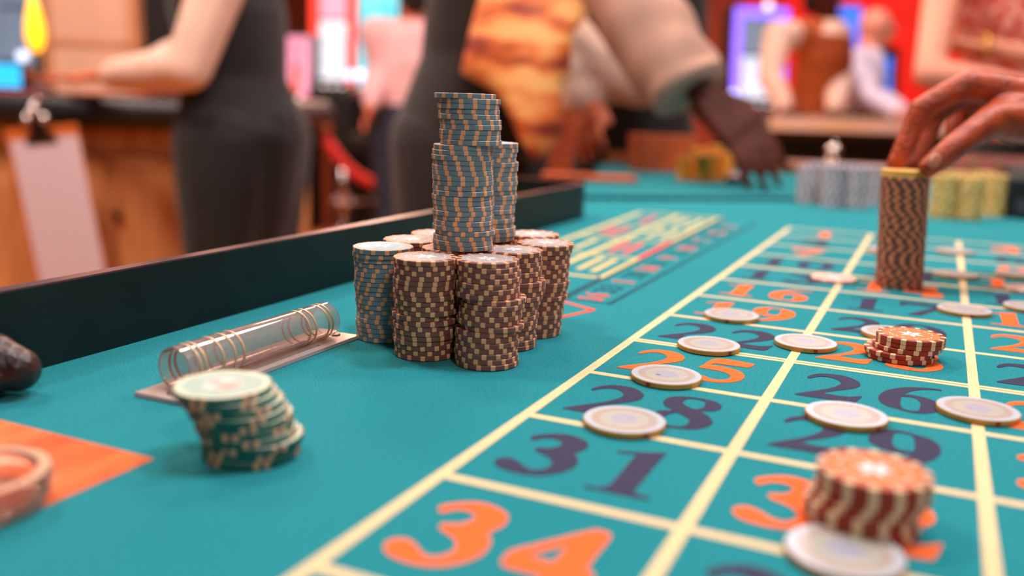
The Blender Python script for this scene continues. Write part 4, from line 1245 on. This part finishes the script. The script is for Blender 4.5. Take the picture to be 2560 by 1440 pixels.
ZS = 20 * PITCH
def tp2(u, v, z): p = un(u, v, z); return (p.x, p.y)
S = {}
S['s1'] = ((-0.1437, 0.2679), tp2(957, 616, ZS))
S['s2'] = ((-0.1006, 0.2455), tp2(1063, 642, ZS))
S['s3'] = ((-0.0590, 0.2475), tp2(1220, 647, ZS))
S['s4'] = ((-0.0670, 0.2910), tp2(1283, 624, ZS))
S['s5'] = ((-0.0655, 0.3300), tp2(1360, 607, ZS))
p6 = tp2(1332, 585, ZS); p7 = tp2(1028, 598, ZS); p8 = tp2(1096, 583, ZS)
stack('blue', *S['s1'], 20, 'blue chip, @ from the felt, in the low blue stack by the clear tube', 'blue top chip of the low blue stack by the clear tube', 'chips of the low blue stack', fr=[0, .0, .02, .05, .08, .1, .12, .15, .2, .25, .3, .36, .42, .48, .54, .6, .66, .74, .85, 1.0])
stack('brown', *S['s2'], 20, 'brown chip, @ from the felt, in the stack touching the low blue stack', 'brown top chip of the stack touching the low blue stack', 'chips of the brown stack by the blue one', bumps={9: .0012, 8: -.0012, 7: .0008, 3: -.001})
stack('brown', *S['s3'], 20, 'brown chip, @ from the felt, in the crooked stack with chips jutting out', 'brown top chip of the crooked brown stack', 'chips of the crooked brown stack', bumps={7: .0032, 11: .0036, 12: .0036, 10: .0018, 9: .0016, 8: .001})
stack('brown', *S['s4'], 20, 'brown chip, @ from the felt, between the crooked stack and the chevron stack', 'brown top chip of the stack between the crooked and chevron stacks', 'chips of the middle brown stack', bumps={12: .0035, 13: .003, 11: .003, 10: .002, 9: .0015})
stack('brown', *S['s5'], 20, 'brown chip, @ from the felt, in the stack nearest the red chevron', 'brown top chip of the stack nearest the red chevron', 'chips of the brown stack by the chevron', bumps={10: .0012, 11: .0015, 8: .002, 19: .0012})
BURIED.append((p6, 19)); stack('brown', p6, p6, 1, '', 'brown top chip of the stack behind the one nearest the chevron', 'tops of the rear brown stacks', z0=0.00035 + 19 * PITCH)
BURIED.append((p7, 19)); stack('brown', p7, p7, 1, '', 'brown top chip of the stack behind the low blue stack', 'tops of the rear brown stacks', z0=0.00035 + 19 * PITCH)
p9 = tp2(1128, 619, ZS); pT = tp2(1158, 620, ZS); pT2 = tp2(1216, 598, ZS)
BURIED.append((p9, 20))
p10 = tp2(1212, 596, ZS)
BURIED.append((p8, 19)); stack('brown', p8, p8, 1, '', 'brown top chip of the stack tucked behind the blue tower', 'tops of the rear brown stacks', z0=0.00035 + 19 * PITCH)
BURIED.append((p10, 20))
mm = 1 / 3960.0
def rr(p, px): return (p[0] + RP.x * px * mm, p[1] + RP.y * px * mm)
stack('blue', pT, rr(pT, -4), 21, 'blue chip, @ from the bottom, in the lower part of the tall tower', None, 'chips of the tall blue tower', z0=0.00035 + ZS, bumps={18: -.0008, 10: -.0006, 3: .0008}, rot=0.12)
stack('blue', rr(pT, 13), rr(pT, 8), 10, 'blue chip, @ from the bottom, in the shifted upper part of the tall tower', 'top chip of the tall blue tower', 'chips of the upper blue tower', z0=0.00035 + ZS + 21 * PITCH, jit=0.0008, bumps={9: -.0022, 8: -.0005}, rot=0.12)
stack('blue', pT2, rr(pT2, 2), 21, 'blue chip, @ from the bottom, in the shorter tower behind the tall one', 'top chip of the shorter blue tower behind the tall one', 'chips of the shorter blue tower', z0=0.00035 + ZS, jit=0.0009, rot=0.12)

joined('brown_chips', 'brown', [(p[0] + random.uniform(-.0005, .0005), p[1] + random.uniform(-.0005, .0005), TZ + 0.00035 + i * PITCH, random.uniform(0, 6)) for p, m_ in BURIED for i in range(m_)],
       'brown chips of the five rear stacks buried behind and under the blue towers')
# green leaning stack
gb, gt = tp2(632, 1133, 0.0), tp2(556, 962, 10 * PITCH)
stack('green', gb, gt, 10, 'green chip, @ from the felt, in the short leaning green stack', 'pale faced top chip of the leaning green stack', 'chips of the leaning green stack', fr=[0, .02, -.12, .12, .22, .30, .45, .60, .78, 1.0], jit=0.0004, rot=1.4)

# orange stacks
ot = tp2(2278, 836, 5 * PITCH)
k2 = 0.59 / FPX
stack('orange', ot, ot, 5, 'rust orange chip, @ from the felt, in the slipped stack of five', 'rust orange starred top chip of the slipped stack of five', 'chips of the stack on 23', jit=0.0002, rot=0.05, bumps={0: -24 * k2, 1: -28 * k2, 2: -7 * k2})
ot = tp2(2186, 1174, 7 * PITCH)
k2 = 0.345 / FPX
stack('orange', ot, ot, 7, 'rust orange chip, @ from the felt, in the stack of seven', 'rust orange starred top chip of the stack of seven', 'chips of the stack on 32', jit=0.0003, rot=0.03, bumps={0: -20 * k2, 1: -24 * k2, 2: -25 * k2, 3: -8 * k2})

# tall stack under the hand
hb = tp2(2246, 716, 0.0); ht = (hb[0] - RIGHT.x * 0.0050, hb[1] - RIGHT.y * 0.0050)
random.seed(11)
stack('tan', hb, ht, 32, 'umber chip with salmon spots, @ from the felt, in the stack under the hand', None, 'chips of the stack under the hand', rot=0.22, jit=0.0003)
z = TZ + 0.00035 + 32 * PITCH
for i in range(2):
    chip('yellow', (ht[0] - 0.0010, ht[1], z + i * PITCH), 0, ('lower', 'upper')[i] + ' of two plain yellow chips pinched by the hand', 'yellow chips under the hand')

# white plaques
WFACE = bpy.data.materials.new('plaque_print'); WFACE.use_nodes = True
nt = WFACE.node_tree; b = nt.nodes['Principled BSDF']; b.inputs['Roughness'].default_value = 0.35
tc = nt.nodes.new('ShaderNodeTexCoord'); ln = nt.nodes.new('ShaderNodeVectorMath'); ln.operation = 'LENGTH'
mp = nt.nodes.new('ShaderNodeMapping'); mp.inputs['Scale'].default_value = (1, 1, 0)
nt.links.new(tc.outputs['Object'], mp.inputs['Vector']); nt.links.new(mp.outputs['Vector'], ln.inputs[0])
ml = nt.nodes.new('ShaderNodeMath'); ml.operation = 'MULTIPLY'; ml.inputs[1].default_value = 1 / 0.0200
nt.links.new(ln.outputs['Value'], ml.inputs[0])
cr = nt.nodes.new('ShaderNodeValToRGB'); cr.color_ramp.interpolation = 'LINEAR'
els = [(0.0, '#a8aec0'), (0.26, '#a2a3b4'), (0.36, '#afb0ab'), (0.58, '#b4b3a5'), (0.64, '#ac9f94'), (0.78, '#b0a59b'), (0.84, '#b6c0ca'), (1.0, '#b8c5d0')]
cr.color_ramp.elements[0].position = 0; cr.color_ramp.elements[0].color = lin(els[0][1])
cr.color_ramp.elements[1].position = 1; cr.color_ramp.elements[1].color = lin(els[-1][1])
for p_, c_ in els[1:-1]:
    e = cr.color_ramp.elements.new(p_); e.color = lin(c_)
nt.links.new(ml.outputs[0], cr.inputs['Fac'])
nz = nt.nodes.new('ShaderNodeTexNoise'); nz.inputs['Scale'].default_value = 420; nt.links.new(tc.outputs['Object'], nz.inputs['Vector'])
mx = nt.nodes.new('ShaderNodeMixRGB'); mx.blend_type = 'MULTIPLY'; mx.inputs['Fac'].default_value = 0.22
nt.links.new(cr.outputs['Color'], mx.inputs['Color1']); nt.links.new(nz.outputs['Fac'], mx.inputs['Color2'])
nt.links.new(mx.outputs['Color'], b.inputs['Base Color'])
WR = 0.0202
WBODY = to_mesh(chip_mesh(WR), 'casino_chip', mat('plaque_ochre', '#c08a3c', 0.45, var=0.12, scale=120))
WTOP = to_mesh(ring_disc(0.0, WR - 0.0004, CT + 0.00008, 48), 'printed_face', WFACE)
bm = bmesh.new()
for k in range(22):                      # faint ring of letter-like ticks
    a = 2 * PI * k / 28 + 0.4
    c, s_ = math.cos(a), math.sin(a)
    q = [Vector((r_ * c - d_ * s_, r_ * s_ + d_ * c, 0)) for r_, d_ in ((.0142, -.0006), (.0162, -.0006), (.0162, .0004), (.0142, .0004))]
    loft(bm, [[p + Vector((0, 0, CT + 0.00006)) for p in q], [p + Vector((0, 0, CT + 0.00011)) for p in q]])
WTICK = to_mesh(bm, 'print_ring', mat('print_tan', '#b58f78', 0.5))
WMARK = []
for a0 in (0.2, 2.2, 4.4):
    bm = bmesh.new(); R = []
    for s_ in range(3):
        a = a0 + 0.06 * s_
        R.append([Vector((q * math.cos(a), q * math.sin(a), zz)) for q, zz in ((WR - .001, CT - .0004), (WR + .00006, CT - .0004), (WR + .00006, .0004), (WR - .001, .0004))])
    loft(bm, R)
    WMARK.append(to_mesh(bm, 'edge_mark', mat('mark_red', '#a82818', 0.5)))
def plaque(u, v, rz, label, z=0.0):
    p = un(u, v, CT)
    o = link('casino_chip', WBODY); o.location = (p.x, p.y, TZ + 0.00035 + z); o.rotation_euler = (0, 0, rz)
    tag(o, label, 'chip')
    if 'fleck' in label:
        bm = bmesh.new()
        ellip(bm, (-0.004, -0.0035, CT + 0.0001), Vector((.0016, 0, 0)), Vector((0, .0009, 0)), Vector((0, 0, .00008)), 12, 6)
        o.rotation_euler = (0, 0, 0)
        obj('ink_fleck', bm, mat('fleck_ink', '#4a3f5a', 0.6), o)
    link('printed_face', WTOP, None, o); link('print_ring', WTICK, None, o); [link('edge_mark', w_, None, o) for w_ in WMARK]
for u, v, rz, lb in (
        (1829, 786, 0.3, 'white chip with ochre edge lying across the foot of nineteen'),
        (1772, 860, 1.2, 'white chip with ochre edge on the double line under the first two of twenty-two'),
        (1666, 937, 2.1, 'white chip with ochre edge and dark fleck hiding the foot of twenty-five'),
        (1561, 1049, 1.1, 'white chip with ochre edge between twenty-eight and thirty-one'),
        (2014, 854, 0.7, 'white chip with ochre edge on the crossing beside the slipped orange stack'),
        (2116, 1035, -0.9, 'white chip with ochre edge between twenty-six and twenty-nine'),
        (2445, 1022, 2.9, 'white chip with ochre edge resting on the column line right after twenty-six'),
        (2411, 773, 0.5, 'white chip with ochre edge on the column line right after seventeen'),
        (2228, 831, 0.9, 'white chip with ochre edge half hidden behind the slipped orange stack'),
        (2111, 1376, 3.6, 'white chip with ochre edge touching the orange stack of seven'),
        (2389, 684, 0.1, 'white chip with ochre edge on the column line beside the stack under the hand'),
        (2386, 626, 1.4, 'white chip with ochre edge on the far end of the column line'),
        (2213, 624, 0.0, 'white chip with ochre edge half hidden behind the stack under the hand'),
        (2543, 684, 2.0, 'white chip with ochre edge lying on red twelve'),
        (2577, 766, 0.0, 'white chip with ochre edge lying on red eighteen')):
    plaque(u, v, rz, lb)
for u, v, lb in ((2084, 694, 'pale pink chip with spots on the column line at the corner of thirteen'), (2568, 720, 'pale pink chip with spots covering fifteen')):
    p = un(u, v, CT)
    if 'pinkm' not in globals():
        pinkm = to_mesh(chip_mesh(0.0202), 'casino_chip', mat('chip_pink', '#d8a090', 0.5)); pinks = to_mesh(spots_mesh(0.0202, 10, 0.1), 'edge_spots', mat('spot_blush', '#f0d0c4', 0.5))
    o = link('casino_chip', pinkm); o.location = (p.x, p.y, TZ + 0.00035); tag(o, lb, 'chip'); link('edge_spots', pinks, None, o)
    link('star_print', KIND['brown']['star'], None, o)

# far stacks
random.seed(5)
def far(name, k, spots_, label):
    pl = []
    for u, v, n in spots_:
        q = tp2(u, v, 0)
        for i in range(n):
            pl.append((q[0] + random.uniform(-.0006, .0006), q[1] + random.uniform(-.0006, .0006), TZ + 0.00035 + i * PITCH, random.uniform(0, 6)))
    joined(name, k, pl, label)
far('silver_chips', 'silver', ((2018, 508, 21), (2076, 517, 22), (2134, 520, 22), (2178, 512, 21), (2047, 498, 21), (2106, 500, 21), (2156, 498, 20)), 'silver grey chips stacked at the far end of the felt')
far('gold_chips', 'gold', ((2354, 545, 21), (2418, 549, 21), (2480, 540, 21), (2386, 529, 21), (2448, 527, 21)), 'yellowish gold chips stacked beside the black card holder')
far('amber_chips', 'amber', ((1714, 450, 16), (1760, 455, 19), (1806, 452, 20), (1782, 442, 23), (1738, 441, 21)), 'amber yellow chips stacked next to the orange box')
